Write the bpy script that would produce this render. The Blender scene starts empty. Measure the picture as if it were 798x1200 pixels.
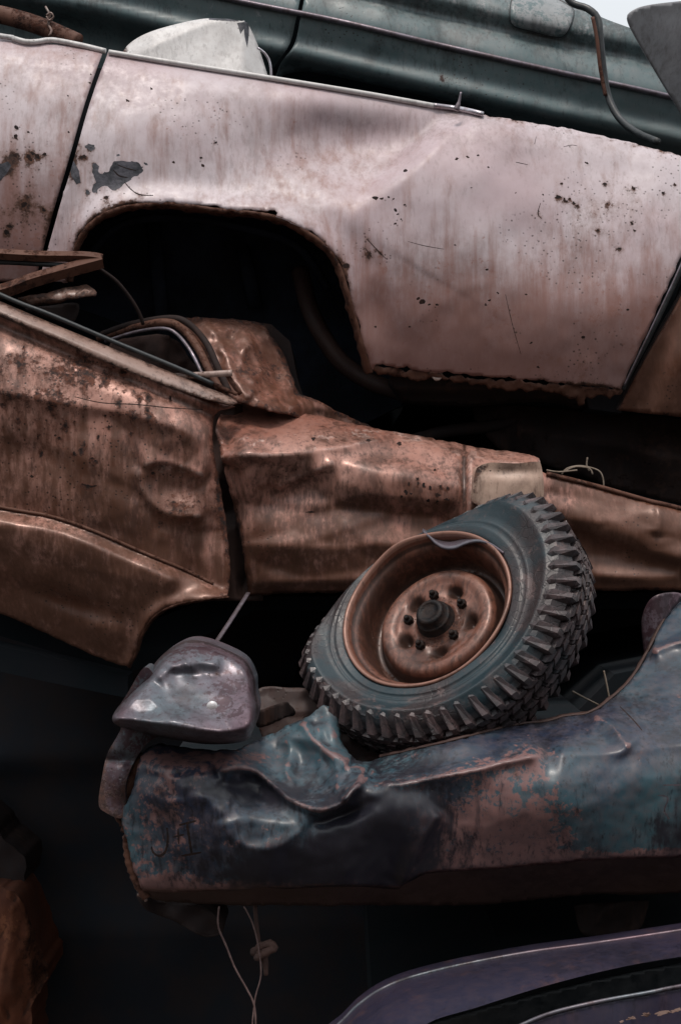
import bpy, bmesh, math, random
import numpy as np
from mathutils import Vector, Matrix
from mathutils.geometry import delaunay_2d_cdt

random.seed(7)
RNG = np.random.default_rng(11)
SC = bpy.context.scene
COL = SC.collection
S, D, ZC = 450.0, 4.0, 2.0          # scale (px per metre) at Y = 0, camera distance, camera height


def at(px, py, Y=0.0):
    k = (D + Y) / D / S
    return Vector(((px - 399) * k, Y, ZC - (py - 600) * k))


# ------------------------------------------------------------------ objects
def thing(name, label, cat, loc=(0, 0, 0), group=None):
    o = bpy.data.objects.new(name, None)
    o.empty_display_size = 0.1
    COL.objects.link(o)
    o.location = loc
    tag(o, label, cat, group)
    return o


def tag(o, label=None, cat=None, group=None, kind=None):
    if label: o['label'] = label
    if cat: o['category'] = cat
    if group: o['group'] = group
    if kind: o['kind'] = kind
    return o


def world_loc(o):
    v = Vector((0, 0, 0))
    while o is not None:
        v = v + o.location
        o = o.parent
    return v


def mesh_obj(name, verts, faces, mats, parent=None, midx=None, smooth=True, base=None):
    me = bpy.data.meshes.new(name)
    off = world_loc(parent) if parent else (Vector(base) if base is not None else Vector((0, 0, 0)))
    vv = [(v[0] - off[0], v[1] - off[1], v[2] - off[2]) for v in verts]
    me.from_pydata(vv, [], faces)
    for m in (mats if isinstance(mats, (list, tuple)) else [mats]):
        me.materials.append(m)
    if midx is not None:
        me.polygons.foreach_set('material_index', np.asarray(midx, dtype=np.int32))
    me.polygons.foreach_set('use_smooth', np.full(len(me.polygons), smooth, dtype=bool))
    me.update()
    o = bpy.data.objects.new(name, me)
    COL.objects.link(o)
    if parent:
        o.parent = parent
    else:
        o.location = off
    return o


# ------------------------------------------------------------------ 2D curves
def parse(s):
    out = []
    for tok in s.split():
        c = tok.endswith('c')
        x, y = tok.rstrip('c').split(',')
        out.append((float(x), float(y), c))
    return out


def cr(p0, p1, p2, p3, t):
    return 0.5 * (2 * p1 + (p2 - p0) * t + (2 * p0 - 5 * p1 + 4 * p2 - p3) * t * t + (3 * p1 - p0 - 3 * p2 + p3) * t ** 3)


def smooth_path(s, step=3.0, closed=False):
    pts = parse(s) if isinstance(s, str) else s
    n = len(pts)
    P = [np.array(p[:2]) for p in pts]
    C = [p[2] if len(p) > 2 else False for p in pts]
    out = []
    segs = n if closed else n - 1
    for i in range(segs):
        a, b = P[i], P[(i + 1) % n]
        pa = P[(i - 1) % n] if (closed or i > 0) else a
        pb = P[(i + 2) % n] if (closed or i + 2 < n) else b
        if C[i]: pa = 2 * a - b if False else a
        if C[(i + 1) % n]: pb = b
        L = np.linalg.norm(b - a)
        k = max(1, int(round(L / step)))
        for j in range(k):
            out.append(cr(pa, a, b, pb, j / k))
    if not closed:
        out.append(P[-1])
    return np.array(out)


def inside(poly, x, y):
    r = np.zeros(x.shape, bool)
    n = len(poly)
    for i in range(n):
        x1, y1 = poly[i]
        x2, y2 = poly[(i + 1) % n]
        if y1 == y2: continue
        c = ((y1 > y) != (y2 > y)) & (x < (x2 - x1) * (y - y1) / (y2 - y1) + x1)
        r ^= c
    return r


def pdist(path, x, y, closed=False):
    """distance to a polyline, side (+1 below / right of travel), position along it (px), total length"""
    path = np.asarray(path, float)
    if closed: path = np.vstack([path, path[:1]])
    best = np.full(x.shape, 1e18); side = np.ones(x.shape); along = np.zeros(x.shape)
    acc = 0.0
    for i in range(len(path) - 1):
        ax, ay = path[i]; bx, by = path[i + 1]
        dx, dy = bx - ax, by - ay
        L2 = dx * dx + dy * dy
        if L2 == 0: continue
        t = np.clip(((x - ax) * dx + (y - ay) * dy) / L2, 0, 1)
        ex, ey = x - ax - t * dx, y - ay - t * dy
        d2 = ex * ex + ey * ey
        m = d2 < best
        best = np.where(m, d2, best)
        side = np.where(m, np.sign(dx * ey - dy * ex + 1e-9), side)
        L = math.sqrt(L2)
        along = np.where(m, acc + t * L, along)
        acc += L
    return np.sqrt(best), side, along, acc


def sstep(a, b, v):
    t = np.clip((v - a) / (b - a), 0, 1)
    return t * t * (3 - 2 * t)


def ledge(x, y, path, h, wu, wd, taper=30):
    """crease: comes out by h at the line, slope wu px above it and wd px below it"""
    P = smooth_path(path, 6) if isinstance(path, str) else path
    d, s, al, L = pdist(P, x, y)
    tp = 1.0 if taper == 0 else sstep(0, taper, np.minimum(al, L - al))
    w = np.where(s > 0, wd, wu)
    r = 1.2
    dd = np.sqrt(d * d + r * r) - r
    return -h * tp * np.exp(-dd / w)


def gauss(x, y, cx, cy, sx, sy, h, ang=0.0):
    a = math.radians(ang)
    u = (x - cx) * math.cos(a) + (y - cy) * math.sin(a)
    v = -(x - cx) * math.sin(a) + (y - cy) * math.cos(a)
    return h * np.exp(-0.5 * ((u / sx) ** 2 + (v / sy) ** 2))


def curve1(t, pts):
    xs = np.array([p[0] for p in pts], float); ys = np.array([p[1] for p in pts], float)
    m = np.gradient(ys, xs)
    i = np.clip(np.searchsorted(xs, t) - 1, 0, len(xs) - 2)
    h = xs[i + 1] - xs[i]
    u = np.clip((t - xs[i]) / h, 0, 1)
    return ((2 * u ** 3 - 3 * u ** 2 + 1) * ys[i] + (u ** 3 - 2 * u ** 2 + u) * h * m[i] + (-2 * u ** 3 + 3 * u ** 2) * ys[i + 1] + (u ** 3 - u ** 2) * h * m[i + 1])


def tps(ctrl, lam=0.0):
    c = np.array(ctrl, float)
    p = c[:, :2] / 100.0
    n = len(c)
    def U(r2): return 0.5 * r2 * np.log(r2 + 1e-9)
    r2 = ((p[:, None] - p[None]) ** 2).sum(-1)
    A = np.zeros((n + 3, n + 3))
    A[:n, :n] = U(r2) + lam * np.eye(n)
    A[:n, n] = 1; A[:n, n + 1:] = p
    A[n, :n] = 1; A[n + 1:, :n] = p.T
    w = np.linalg.solve(A, np.concatenate([c[:, 2], [0, 0, 0]]))
    def f(x, y):
        X, Y = x / 100.0, y / 100.0
        o = w[n] + w[n + 1] * X + w[n + 2] * Y
        for i in range(n):
            o = o + w[i] * U((X - p[i, 0]) ** 2 + (Y - p[i, 1]) ** 2)
        return o
    return f


_lat = RNG.random((256, 256))


def vnoise(x, y, sc, seed=0):
    u = x / sc + seed * 17.31 + 500; v = y / sc + seed * 9.17 + 500
    i = np.floor(u).astype(int); j = np.floor(v).astype(int)
    fu = u - i; fv = v - j
    fu = fu * fu * (3 - 2 * fu); fv = fv * fv * (3 - 2 * fv)
    g = lambda a, b: _lat[a % 256, b % 256]
    return (g(i, j) * (1 - fu) + g(i + 1, j) * fu) * (1 - fv) + (g(i, j + 1) * (1 - fu) + g(i + 1, j + 1) * fu) * fv - 0.5


_seedA = RNG.random((128, 128, 2)); _seedB = RNG.random((128, 128, 2))


def _f1sq(u, v, tab):
    i = np.floor(u).astype(int); j = np.floor(v).astype(int)
    best = np.full(u.shape, 9.0)
    for a in (-1, 0, 1):
        for b in (-1, 0, 1):
            q = tab[(i + a) % 128, (j + b) % 128]
            d = (u - i - a - q[..., 0]) ** 2 + (v - j - b - q[..., 1]) ** 2
            best = np.minimum(best, d)
    return best


def facets(x, y, sx, sy=None, seed=0, ang=0.0):
    """crushed sheet: flat facets meeting in sharp creases (difference of two convex piecewise planes)"""
    sy = sy or sx
    c, s = math.cos(math.radians(ang)), math.sin(math.radians(ang))
    u = (x * c + y * s) / sx + seed * 13.7 + 40; v = (-x * s + y * c) / sy + seed * 5.3 + 40
    return np.clip(_f1sq(u, v, _seedB) - _f1sq(u, v, _seedA), -.7, .7)


def stroke(path, w, step=1.5):
    P = smooth_path(path, step)
    T = np.gradient(P, axis=0)
    T /= np.linalg.norm(T, axis=1)[:, None] + 1e-9
    N = np.stack([-T[:, 1], T[:, 0]], 1)
    k = len(P)
    ww = w * (0.6 + 0.4 * np.sin(np.linspace(0.15, math.pi - 0.15, k))) * (0.8 + 0.4 * RNG.random(k))
    return np.vstack([P + N * ww[:, None] / 2, (P - N * ww[:, None] / 2)[::-1]])


def blob(cx, cy, rx, ry, ang=0, n=14, rough=0.35):
    a = np.linspace(0, 2 * math.pi, n, endpoint=False)
    r = 1 + rough * (RNG.random(n) - 0.5) * 2
    u, v = rx * r * np.cos(a), ry * r * np.sin(a)
    c, s = math.cos(math.radians(ang)), math.sin(math.radians(ang))
    return np.stack([cx + u * c - v * s, cy + u * s + v * c], 1)


# ------------------------------------------------------------------ sheet metal
def panel(name, outline, depth, mats, parent=None, sp=4.0, thick=0.004, rag=0.0, rag_sel=None, holes=(), chips=(), attrs=None, skirt=0.0, base=None, skirt_in=0.0):
    """pressed sheet: outline in picture units, depth(x, y) gives its true distance; real thickness"""
    poly = smooth_path(outline, sp, closed=True) if isinstance(outline, str) else np.asarray(outline, float)
    if rag:
        T = np.roll(poly, -1, 0) - np.roll(poly, 1, 0)
        T /= np.linalg.norm(T, axis=1)[:, None] + 1e-9
        N = np.stack([-T[:, 1], T[:, 0]], 1)
        amp = rag * (1.3 * vnoise(poly[:, 0], poly[:, 1], 7, 3) + 0.9 * vnoise(poly[:, 0], poly[:, 1], 22, 5) + 0.5 * (RNG.random(len(poly)) - 0.5))
        if rag_sel is not None: amp = amp * rag_sel(poly[:, 0], poly[:, 1])
        poly = poly + N * amp[:, None] * 2
    loops = [poly] + [smooth_path(h, sp, closed=True) if isinstance(h, str) else h for h in holes]
    hn = len(loops)
    chipl = [(np.asarray(c, float), m) for c, m in chips]
    x0, y0 = poly.min(0); x1, y1 = poly.max(0)
    gx, gy = np.meshgrid(np.arange(x0, x1, sp), np.arange(y0, y1, sp * 0.866))
    gx = gx + (np.arange(gx.shape[0]) % 2)[:, None] * sp * 0.5
    gx, gy = gx.ravel(), gy.ravel()
    gx = gx + (RNG.random(gx.shape) - .5) * sp * .1
    ok = inside(poly, gx, gy)
    for h in loops[1:]: ok &= ~inside(h, gx, gy)
    gx, gy = gx[ok], gy[ok]
    dm = np.full(gx.shape, 1e9)
    for l in loops: dm = np.minimum(dm, pdist(l, gx, gy, True)[0])
    ok = dm > sp * 0.55
    for c, _ in chipl:
        lo, hi = c.min(0) - sp, c.max(0) + sp
        near = (gx > lo[0]) & (gx < hi[0]) & (gy > lo[1]) & (gy < hi[1])
        if near.any():
            idx = np.where(near)[0]
            dd = pdist(c, gx[idx], gy[idx], True)[0]
            ok[idx[dd < 0.8]] = False
    gx, gy = gx[ok], gy[ok]
    V = []; E = []
    for l in loops + [c for c, _ in chipl]:
        b = len(V); n = len(l)
        V += [tuple(p) for p in l]
        E += [(b + i, b + (i + 1) % n) for i in range(n)]
    V += list(zip(gx.tolist(), gy.tolist()))
    vs, es, fs, *_ = delaunay_2d_cdt([Vector(v) for v in V], E, [], 0, 1e-4)
    pts = np.array([(v.x, v.y) for v in vs])
    F = np.array([f for f in fs if len(f) == 3])
    c = pts[F].mean(1)
    ok = inside(poly, c[:, 0], c[:, 1])
    for h in loops[1:]: ok &= ~inside(h, c[:, 0], c[:, 1])
    F = F[ok]; c = c[ok]
    mi = np.zeros(len(F), int)
    for cp, m in chipl: mi[inside(cp, c[:, 0], c[:, 1])] = m
    a = pts[F]
    area = (a[:, 1, 0] - a[:, 0, 0]) * (a[:, 2, 1] - a[:, 0, 1]) - (a[:, 2, 0] - a[:, 0, 0]) * (a[:, 1, 1] - a[:, 0, 1])
    F = np.where((area > 0)[:, None], F[:, ::-1], F)     # image y runs down: make normals face the viewer's side
    X, Y = pts[:, 0], pts[:, 1]
    dep = depth(X, Y)
    k = (D + dep) / D / S
    W = np.stack([(X - 399) * k, dep, ZC - (Y - 600) * k], 1)
    ed = np.full(X.shape, 1e9)
    for l in loops: ed = np.minimum(ed, pdist(l, X, Y, True)[0])
    verts = [tuple(w) for w in W]
    faces = [tuple(int(i) for i in f) for f in F]
    midx = list(mi)
    # face normals check: a viewer sits at -Y
    if faces:
        f = F[len(F) // 2]
        n = np.cross(W[f[1]] - W[f[0]], W[f[2]] - W[f[0]])
        if n[1] > 0:
            faces = [t[::-1] for t in faces]
    if skirt:
        cnt = {}
        for t in faces:
            for i in range(3):
                e = (t[i], t[(i + 1) % 3]); cnt[e] = cnt.get(e, 0) + 1
        bnd = [e for e in cnt if (e[1], e[0]) not in cnt]
        cc = W.mean(0); mp = {}
        front = {}
        for e in bnd:
            for i in e:
                if i not in mp:
                    front[i] = len(verts); verts.append(tuple(W[i]))
                    mp[i] = len(verts)
                    w = W[i] + (cc - W[i]) * np.array([skirt_in, 0, skirt_in]); w[1] = W[i][1] + skirt
                    verts.append(tuple(w))
        for (i, j) in bnd:
            faces.append((front[j], front[i], mp[i], mp[j])); midx.append(0)
    o = mesh_obj(name, verts, faces, mats, parent, midx, base=base)
    me = o.data
    nv = len(verts)
    h = 5.0
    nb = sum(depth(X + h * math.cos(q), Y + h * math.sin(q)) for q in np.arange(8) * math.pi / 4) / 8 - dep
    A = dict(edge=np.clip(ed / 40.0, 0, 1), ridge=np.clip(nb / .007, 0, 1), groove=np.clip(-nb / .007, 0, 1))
    halo = np.zeros(X.shape)
    for cp, m in chipl:
        cx_, cy_ = cp.mean(0); ex = (cp.max(0) - cp.min(0)) / 2
        nearm = (np.abs(X - cx_) < ex[0] + 16) & (Y > cy_ - ex[1] - 14) & (Y < cy_ + ex[1] + 60)
        if ex.max() > 40 or not nearm.any(): continue
        ii = np.where(nearm)[0]
        dd = pdist(cp, X[ii], Y[ii], True)[0]
        dy = Y[ii] - cy_
        hh = .30 * np.exp(-dd / 2.6) + .20 * np.exp(-(np.abs(X[ii] - cx_) / (ex[0] + 1.0)) ** 2) * np.exp(-np.maximum(dy, 0) / 22) * (dy > 0)
        halo[ii] = np.maximum(halo[ii], hh)
    if attrs is None: attrs = {}
    r0 = attrs.get('rust')
    if len(chipl): attrs = dict(attrs, rust=(lambda x, y: (r0(x, y) if r0 else 0) + halo))
    if attrs:
        for kx, fn in attrs.items():
            A[kx] = np.clip(fn(X, Y), 0, 1.5)
    for kx, val in A.items():
        at_ = me.attributes.new(kx, 'FLOAT', 'POINT')
        full = np.zeros(nv, np.float32); full[:len(val)] = val
        at_.data.foreach_set('value', full)
    if thick:
        md = o.modifiers.new('thickness', 'SOLIDIFY')
        md.thickness = thick; md.offset = -1
    return o


def tube(name, pts, rad, mat, parent=None, sides=10, base=None, flat=1.0, smooth=True):
    """swept tube; rad is a number or one per point"""
    P = [Vector(p) for p in pts]
    n = len(P)
    R = list(np.interp(np.linspace(0, 1, n), np.linspace(0, 1, len(rad)), rad)) if isinstance(rad, (list, tuple)) else [rad] * n
    verts, faces = [], []
    t0 = (P[1] - P[0]).normalized()
    ref = Vector((0, -1, 0)) if abs(t0.y) < .9 else Vector((0, 0, 1))
    nrm = (ref - ref.dot(t0) * t0).normalized()
    for i in range(n):
        t = (P[min(i + 1, n - 1)] - P[max(i - 1, 0)]).normalized()
        nrm = (nrm - nrm.dot(t) * t).normalized()
        b = t.cross(nrm)
        for k in range(sides):
            a = 2 * math.pi * k / sides
            verts.append(P[i] + nrm * (math.cos(a) * R[i] * flat) + b * (math.sin(a) * R[i]))
    for i in range(n - 1):
        for k in range(sides):
            k2 = (k + 1) % sides
            faces.append((i * sides + k, i * sides + k2, (i + 1) * sides + k2, (i + 1) * sides + k))
    faces.append(tuple(range(sides))[::-1]); faces.append(tuple((n - 1) * sides + k for k in range(sides)))
    return mesh_obj(name, verts, faces, mat, parent, smooth=smooth, base=base)


def pxpath(s, depth, step=8):
    """path in picture units + its own depth: number, list (interpolated along) or function"""
    P = smooth_path(s, step)
    if callable(depth):
        Y = depth(P[:, 0], P[:, 1])
    elif isinstance(depth, (list, tuple)):
        Y = np.interp(np.linspace(0, 1, len(P)), np.linspace(0, 1, len(depth)), depth)
    else:
        Y = np.full(len(P), depth)
    return [at(p[0], p[1], y) for p, y in zip(P, Y)]


def flange(name, s, depth, back, mat, parent, rag=2.0, inset=6, step=3):
    """hem along an edge: from the edge straight back into the body, ragged by rust"""
    P = smooth_path(s, step)
    Y = depth(P[:, 0], P[:, 1])
    T = np.gradient(P, axis=0); T /= np.linalg.norm(T, axis=1)[:, None] + 1e-9
    N = np.stack([-T[:, 1], T[:, 0]], 1)
    rows = []
    for q, (f, ins) in enumerate(((0.0, 0), (0.02, 0.45), (0.35, 0.8), (1.0, 1.0))):
        j = rag * (vnoise(P[:, 0], P[:, 1], 6, 11 + q) * 1.6 + vnoise(P[:, 0], P[:, 1], 20, 4 + q)) * (1 if q else 0.2)
        Q = P + N * (inset * ins + j)[:, None]
        rows.append([at(a[0], a[1], y + 0.0015 + back * f) for a, y in zip(Q, Y)])
    n = len(P)
    verts = [v for r in rows for v in r]
    faces = [(r * n + i, r * n + i + 1, (r + 1) * n + i + 1, (r + 1) * n + i) for r in range(3) for i in range(n - 1)]
    o = mesh_obj(name, verts, faces, mat, parent)
    md = o.modifiers.new('thickness', 'SOLIDIFY'); md.thickness = 0.003; md.offset = 0
    return o


def prism(name, poly, y0, y1, mat, parent, taper=1.0):
    """closed block: outline in picture units at y0 extruded back to y1 (world depth)"""
    P = smooth_path(poly, 25, closed=True) if isinstance(poly, str) else np.asarray(poly, float)
    n = len(P)
    a = [at(p[0], p[1], y0) for p in P]
    c = sum((Vector(v) for v in a), Vector()) / n
    b = [Vector((c.x + (v.x - c.x) * taper, y1, c.z + (v.z - c.z) * taper)) for v in a]
    faces = [tuple(range(n)), tuple(range(n, 2 * n))[::-1]] + [(i, n + i, n + (i + 1) % n, (i + 1) % n) for i in range(n)]
    o = mesh_obj(name, a + b, faces, mat, parent, smooth=False)
    bm = bmesh.new(); bm.from_mesh(o.data)
    bmesh.ops.recalc_face_normals(bm, faces=bm.faces)
    bmesh.ops.triangulate(bm, faces=[f for f in bm.faces if len(f.verts) > 4])
    bm.to_mesh(o.data); bm.free()
    return o


# ------------------------------------------------------------------ materials
class NT:
    def __init__(self, name):
        self.m = bpy.data.materials.new(name); self.m.use_nodes = True
        self.t = self.m.node_tree; self.t.nodes.clear()
        self.out = self.n('ShaderNodeOutputMaterial')
        self.b = self.n('ShaderNodeBsdfPrincipled')
        self.l(self.b.outputs[0], self.out.inputs[0])
        self.co = self.n('ShaderNodeTexCoord').outputs['Object']

    def n(self, t, **k):
        nd = self.t.nodes.new(t)
        for a, v in k.items(): setattr(nd, a, v)
        return nd

    def l(self, a, b): self.t.links.new(a, b)

    def set(self, sock, v):
        if hasattr(v, 'is_output'): self.l(v, sock)
        else: sock.default_value = v

    def noise(self, scale, detail=6, rough=0.6, stretch=None, dist=0.0, off=(0, 0, 0)):
        co = self.co
        mp = self.n('ShaderNodeMapping'); self.l(co, mp.inputs[0])
        mp.inputs['Location'].default_value = off
        if stretch: mp.inputs['Scale'].default_value = stretch
        nd = self.n('ShaderNodeTexNoise'); self.l(mp.outputs[0], nd.inputs['Vector'])
        nd.inputs['Scale'].default_value = scale; nd.inputs['Detail'].default_value = detail
        nd.inputs['Roughness'].default_value = rough; nd.inputs['Distortion'].default_value = dist
        return nd.outputs['Fac']

    def voro(self, scale, feature='F1', off=(0, 0, 0)):
        mp = self.n('ShaderNodeMapping'); self.l(self.co, mp.inputs[0]); mp.inputs['Location'].default_value = off
        nd = self.n('ShaderNodeTexVoronoi', feature=feature); self.l(mp.outputs[0], nd.inputs['Vector'])
        nd.inputs['Scale'].default_value = scale
        return nd.outputs['Distance']

    def math(self, op, a, b=0.0, c=0.0):
        nd = self.n('ShaderNodeMath', operation=op)
        self.set(nd.inputs[0], a); self.set(nd.inputs[1], b); self.set(nd.inputs[2], c)
        return nd.outputs[0]

    def add(self, a, b): return self.math('ADD', a, b)
    def mul(self, a, b): return self.math('MULTIPLY', a, b)

    def ramp(self, v, a, b, lo=0.0, hi=1.0):
        nd = self.n('ShaderNodeMapRange', interpolation_type='SMOOTHSTEP')
        self.set(nd.inputs['Value'], v)
        nd.inputs['From Min'].default_value = a; nd.inputs['From Max'].default_value = b
        nd.inputs['To Min'].default_value = lo; nd.inputs['To Max'].default_value = hi
        return nd.outputs[0]

    def mix(self, f, a, b, mode='MIX'):
        nd = self.n('ShaderNodeMix', data_type='RGBA', blend_type=mode)
        self.set(nd.inputs[0], f)
        for i, v in ((6, a), (7, b)):
            if hasattr(v, 'is_output'): self.l(v, nd.inputs[i])
            else: nd.inputs[i].default_value = (*v, 1)
        return nd.outputs[2]

    def attr(self, name):
        nd = self.n('ShaderNodeAttribute', attribute_name=name)
        return nd.outputs['Fac']

    def bump(self, h, strength=0.4, dist=0.002):
        nd = self.n('ShaderNodeBump'); nd.inputs['Strength'].default_value = strength; nd.inputs['Distance'].default_value = dist
        self.l(h, nd.inputs['Height']); self.l(nd.outputs[0], self.b.inputs['Normal'])

    def done(self, color, rough, metal=0.0, spec=0.5):
        self.set(self.b.inputs['Base Color'], color if hasattr(color, 'is_output') else (*color, 1))
        self.set(self.b.inputs['Roughness'], rough); self.set(self.b.inputs['Metallic'], metal)
        self.set(self.b.inputs['Specular IOR Level'], spec)
        return self.m


def old_paint(name, p1, p2, bare, rust1=(0.11, 0.045, 0.022), rust2=(0.022, 0.011, 0.009), base=0.0, rough=0.38, streak=0.4, streak_col=(0.16, 0.075, 0.05),
              speck=0.5, seed=0.0, edge_rust=0.35, spec=0.5, fine=1.0, metal=0.0, speck_col=(0.03, 0.016, 0.012), dust=None, dust_amt=0.0, grime=.3, grime_col=(.03, .016, .012), wear=.4, mott=.45, bumpy=.55, hard=0.0):
    t = NT(name)
    o = (seed, seed * 1.7, seed * .6)
    big = t.noise(2.6, 5, .55, off=o)
    col = t.mix(t.ramp(big, .36, .66), p1, p2)
    # second coat / primer showing through, steered by the attribute 'bare'
    f1 = t.add(t.mul(t.noise(10, 8, .7, off=o, dist=.3), .36), t.add(t.mul(t.noise(32, 8, .72, off=o, dist=.2), .36), t.mul(t.noise(95, 5, .7, off=o), .28)))
    bm_ = t.ramp(t.add(t.attr('bare'), t.mul(t.add(f1, -.5), 3.6)), .43, .57)
    col = t.mix(bm_, col, bare)
    # worn ridges
    rdg = t.ramp(t.add(t.attr('ridge'), t.mul(t.add(f1, -.5), 1.6)), .35, .6)
    col = t.mix(t.mul(rdg, wear), col, bare)
    # fine mottling of the coat
    mot = t.noise(38, 9, .7, off=o)
    col = t.mix(t.ramp(mot, .35, .7, 0, mott), col, t.mix(.5, bare, (p1[0] * .55, p1[1] * .5, p1[2] * .5)))
    # vertical run-off streaks
    st = t.noise(1.0, 7, .62, stretch=(34, 34, 2.1), off=o)
    st2 = t.noise(1.0, 4, .6, stretch=(9, 9, 1.0), off=(o[0] + 3, 2, 1))
    run = t.mul(t.ramp(st, .46, .72), t.ramp(t.add(st2, t.mul(t.attr('dirt'), .5)), .42, .72))
    col = t.mix(t.mul(run, streak), col, streak_col)
    # grime: fine pitted dashes in clusters and dirt settled in the folds
    gcl = t.noise(3.4, 6, .62, off=(o[0] + 2, 6, 3))
    dash = t.noise(1.0, 6, .7, stretch=(95, 95, 24), off=o)
    blot = t.noise(7, 10, .7, stretch=(1.5, 1.5, .7), off=(o[0] + 7, 3, 2), dist=.5)
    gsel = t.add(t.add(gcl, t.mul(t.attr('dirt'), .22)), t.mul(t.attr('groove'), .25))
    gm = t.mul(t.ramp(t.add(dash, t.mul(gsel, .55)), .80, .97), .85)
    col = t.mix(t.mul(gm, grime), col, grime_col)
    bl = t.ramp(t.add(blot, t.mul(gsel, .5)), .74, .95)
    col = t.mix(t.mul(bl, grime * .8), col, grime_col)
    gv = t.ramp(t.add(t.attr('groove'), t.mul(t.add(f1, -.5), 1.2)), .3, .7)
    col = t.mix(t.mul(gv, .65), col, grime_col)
    if dust:
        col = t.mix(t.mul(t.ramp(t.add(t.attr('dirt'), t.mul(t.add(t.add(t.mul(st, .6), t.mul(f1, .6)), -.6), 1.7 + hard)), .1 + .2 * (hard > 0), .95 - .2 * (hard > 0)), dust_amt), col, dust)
    # rust
    f2 = t.add(t.mul(t.noise(13, 14, .72, off=(o[0] + 5, 1, 2), dist=.25), .6), t.mul(t.noise(70, 8, .75, off=o), .4))
    e = t.mul(t.math('SUBTRACT', 1.0, t.ramp(t.attr('edge'), 0, .22)), edge_rust)
    v = t.add(t.add(t.attr('rust'), e), t.add(t.mul(t.add(f2, -.5), 2.2), t.add(t.mul(t.add(st, -.5), .45), base)))
    halo = t.ramp(v, .28, .62)
    rm = t.ramp(v, .5, .66)
    rc = t.mix(t.ramp(t.noise(60 * fine, 8, .7, off=o), .35, .65), rust1, rust2)
    col = t.mix(t.mul(halo, .55), col, rust1)
    col = t.mix(rm, col, rc)
    # pin-hole speckles in clusters
    cl = t.noise(5, 5, .6, off=(o[0] + 9, 4, 7))
    vz = t.voro(75 * fine, off=o)
    jag = t.noise(120, 3, .6)
    sp_ = t.mul(t.math('SUBTRACT', 1.0, t.ramp(t.add(vz, t.mul(t.add(jag, -.5), .35)), .1, .24)), t.ramp(t.add(cl, t.mul(t.attr('rust'), .4)), .58, .68))
    col = t.mix(t.mul(sp_, speck), col, speck_col)
    rgh = t.math('ADD', t.mul(rm, .42), t.ramp(mot, .3, .7, rough - .06, rough + .12))
    h = t.add(t.mul(rm, t.add(.3, t.noise(90, 6, .7))), t.add(t.mul(mot, .12), t.mul(sp_, -.4)))
    t.bump(h, bumpy, .0025)
    return t.done(col, rgh, metal, spec)


M = {}
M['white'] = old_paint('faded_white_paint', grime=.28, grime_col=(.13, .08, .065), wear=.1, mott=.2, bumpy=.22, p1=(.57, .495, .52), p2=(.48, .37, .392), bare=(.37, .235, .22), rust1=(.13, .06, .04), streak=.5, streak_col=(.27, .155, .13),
                       speck=.75, edge_rust=.3, base=-.22, seed=1.3, dust=(.27, .13, .105), dust_amt=.8, rough=.43, spec=.45)  # dust tint also carries the shade painted low on the panels
M['teal'] = old_paint('weathered_teal_paint', (.095, .145, .152), (.125, .17, .175), (.27, .28, .285), rust1=(.07, .04, .035), streak=.65, streak_col=(.20, .20, .20),
                      speck=.85, base=-.12, seed=4.1, edge_rust=.3, rough=.36, grime=.6, grime_col=(.02, .022, .022), wear=.35)
M['orange'] = old_paint('scorched_copper_paint', (.42, .215, .166), (.30, .120, .084), (.55, .37, .32), rust1=(.13, .042, .022), rust2=(.018, .010, .009), streak=.75,
                        streak_col=(.05, .024, .018), speck=.9, base=.0, seed=7.7, edge_rust=.3, rough=.35, dust=(.13, .058, .036), dust_amt=.8, metal=.2, grime=.72, grime_col=(.034, .016, .011), wear=.5, mott=.25, bumpy=.35, hard=.8)
M['blue'] = old_paint('bruised_blue_paint', (.045, .095, .115), (.020, .028, .052), (.20, .105, .098), rust1=(.12, .05, .035), rust2=(.03, .02, .02), streak=.95,
                      streak_col=(.014, .014, .02), speck=.5, base=-.12, seed=2.9, edge_rust=.3, rough=.36, dust=(.016, .015, .022), dust_amt=.85, hard=1.6, grime=.95, grime_col=(.013, .012, .017), wear=.75)
M['purple'] = old_paint('dull_purple_paint', (.027, .026, .046), (.034, .028, .052), (.075, .05, .065), rust1=(.10, .05, .04), streak=.3, speck=.5, base=-.2, seed=6.2,
                        edge_rust=.25, rough=.36, grime=.5, grime_col=(.012, .01, .014), spec=.3)
M['bumper'] = old_paint('pinkish_grey_steel', (.165, .10, .125), (.105, .135, .155), (.06, .032, .04), rust1=(.10, .05, .04), rust2=(.03, .02, .02), streak=.7,
                        streak_col=(.05, .035, .042), speck=.6, base=-.1, seed=8.4, edge_rust=.35, rough=.36, metal=.35, grime=.9, grime_col=(.04, .03, .034), wear=.2)
M['lamp'] = old_paint('stained_lamp_lens', (.62, .45, .36), (.5, .34, .26), (.30, .16, .11), rust1=(.12, .05, .03), streak=.6, streak_col=(.14, .06, .04), speck=.9, base=0, seed=6.9, edge_rust=.3, rough=.25, grime=.6)
M['grey'] = old_paint('pale_grey_paint', (.30, .31, .33), (.36, .36, .38), (.2, .18, .18), rust1=(.08, .055, .05), streak=.1, speck=1, base=-.4, seed=5.5, edge_rust=.15, rough=.4)
M['sheet'] = old_paint('clean_white_paint', (.66, .64, .63), (.6, .58, .57), (.45, .42, .4), rust1=(.1, .05, .04), streak=.1, speck=.5, base=-.45, seed=9.5, edge_rust=.2, rough=.4)
M['rust'] = old_paint('flaking_rust', (.13, .06, .04), (.09, .038, .025), (.2, .105, .075), rust1=(.08, .03, .018), rust2=(.018, .011, .01), base=.3, seed=3.3, edge_rust=.2, rough=.6, spec=.25)
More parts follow.
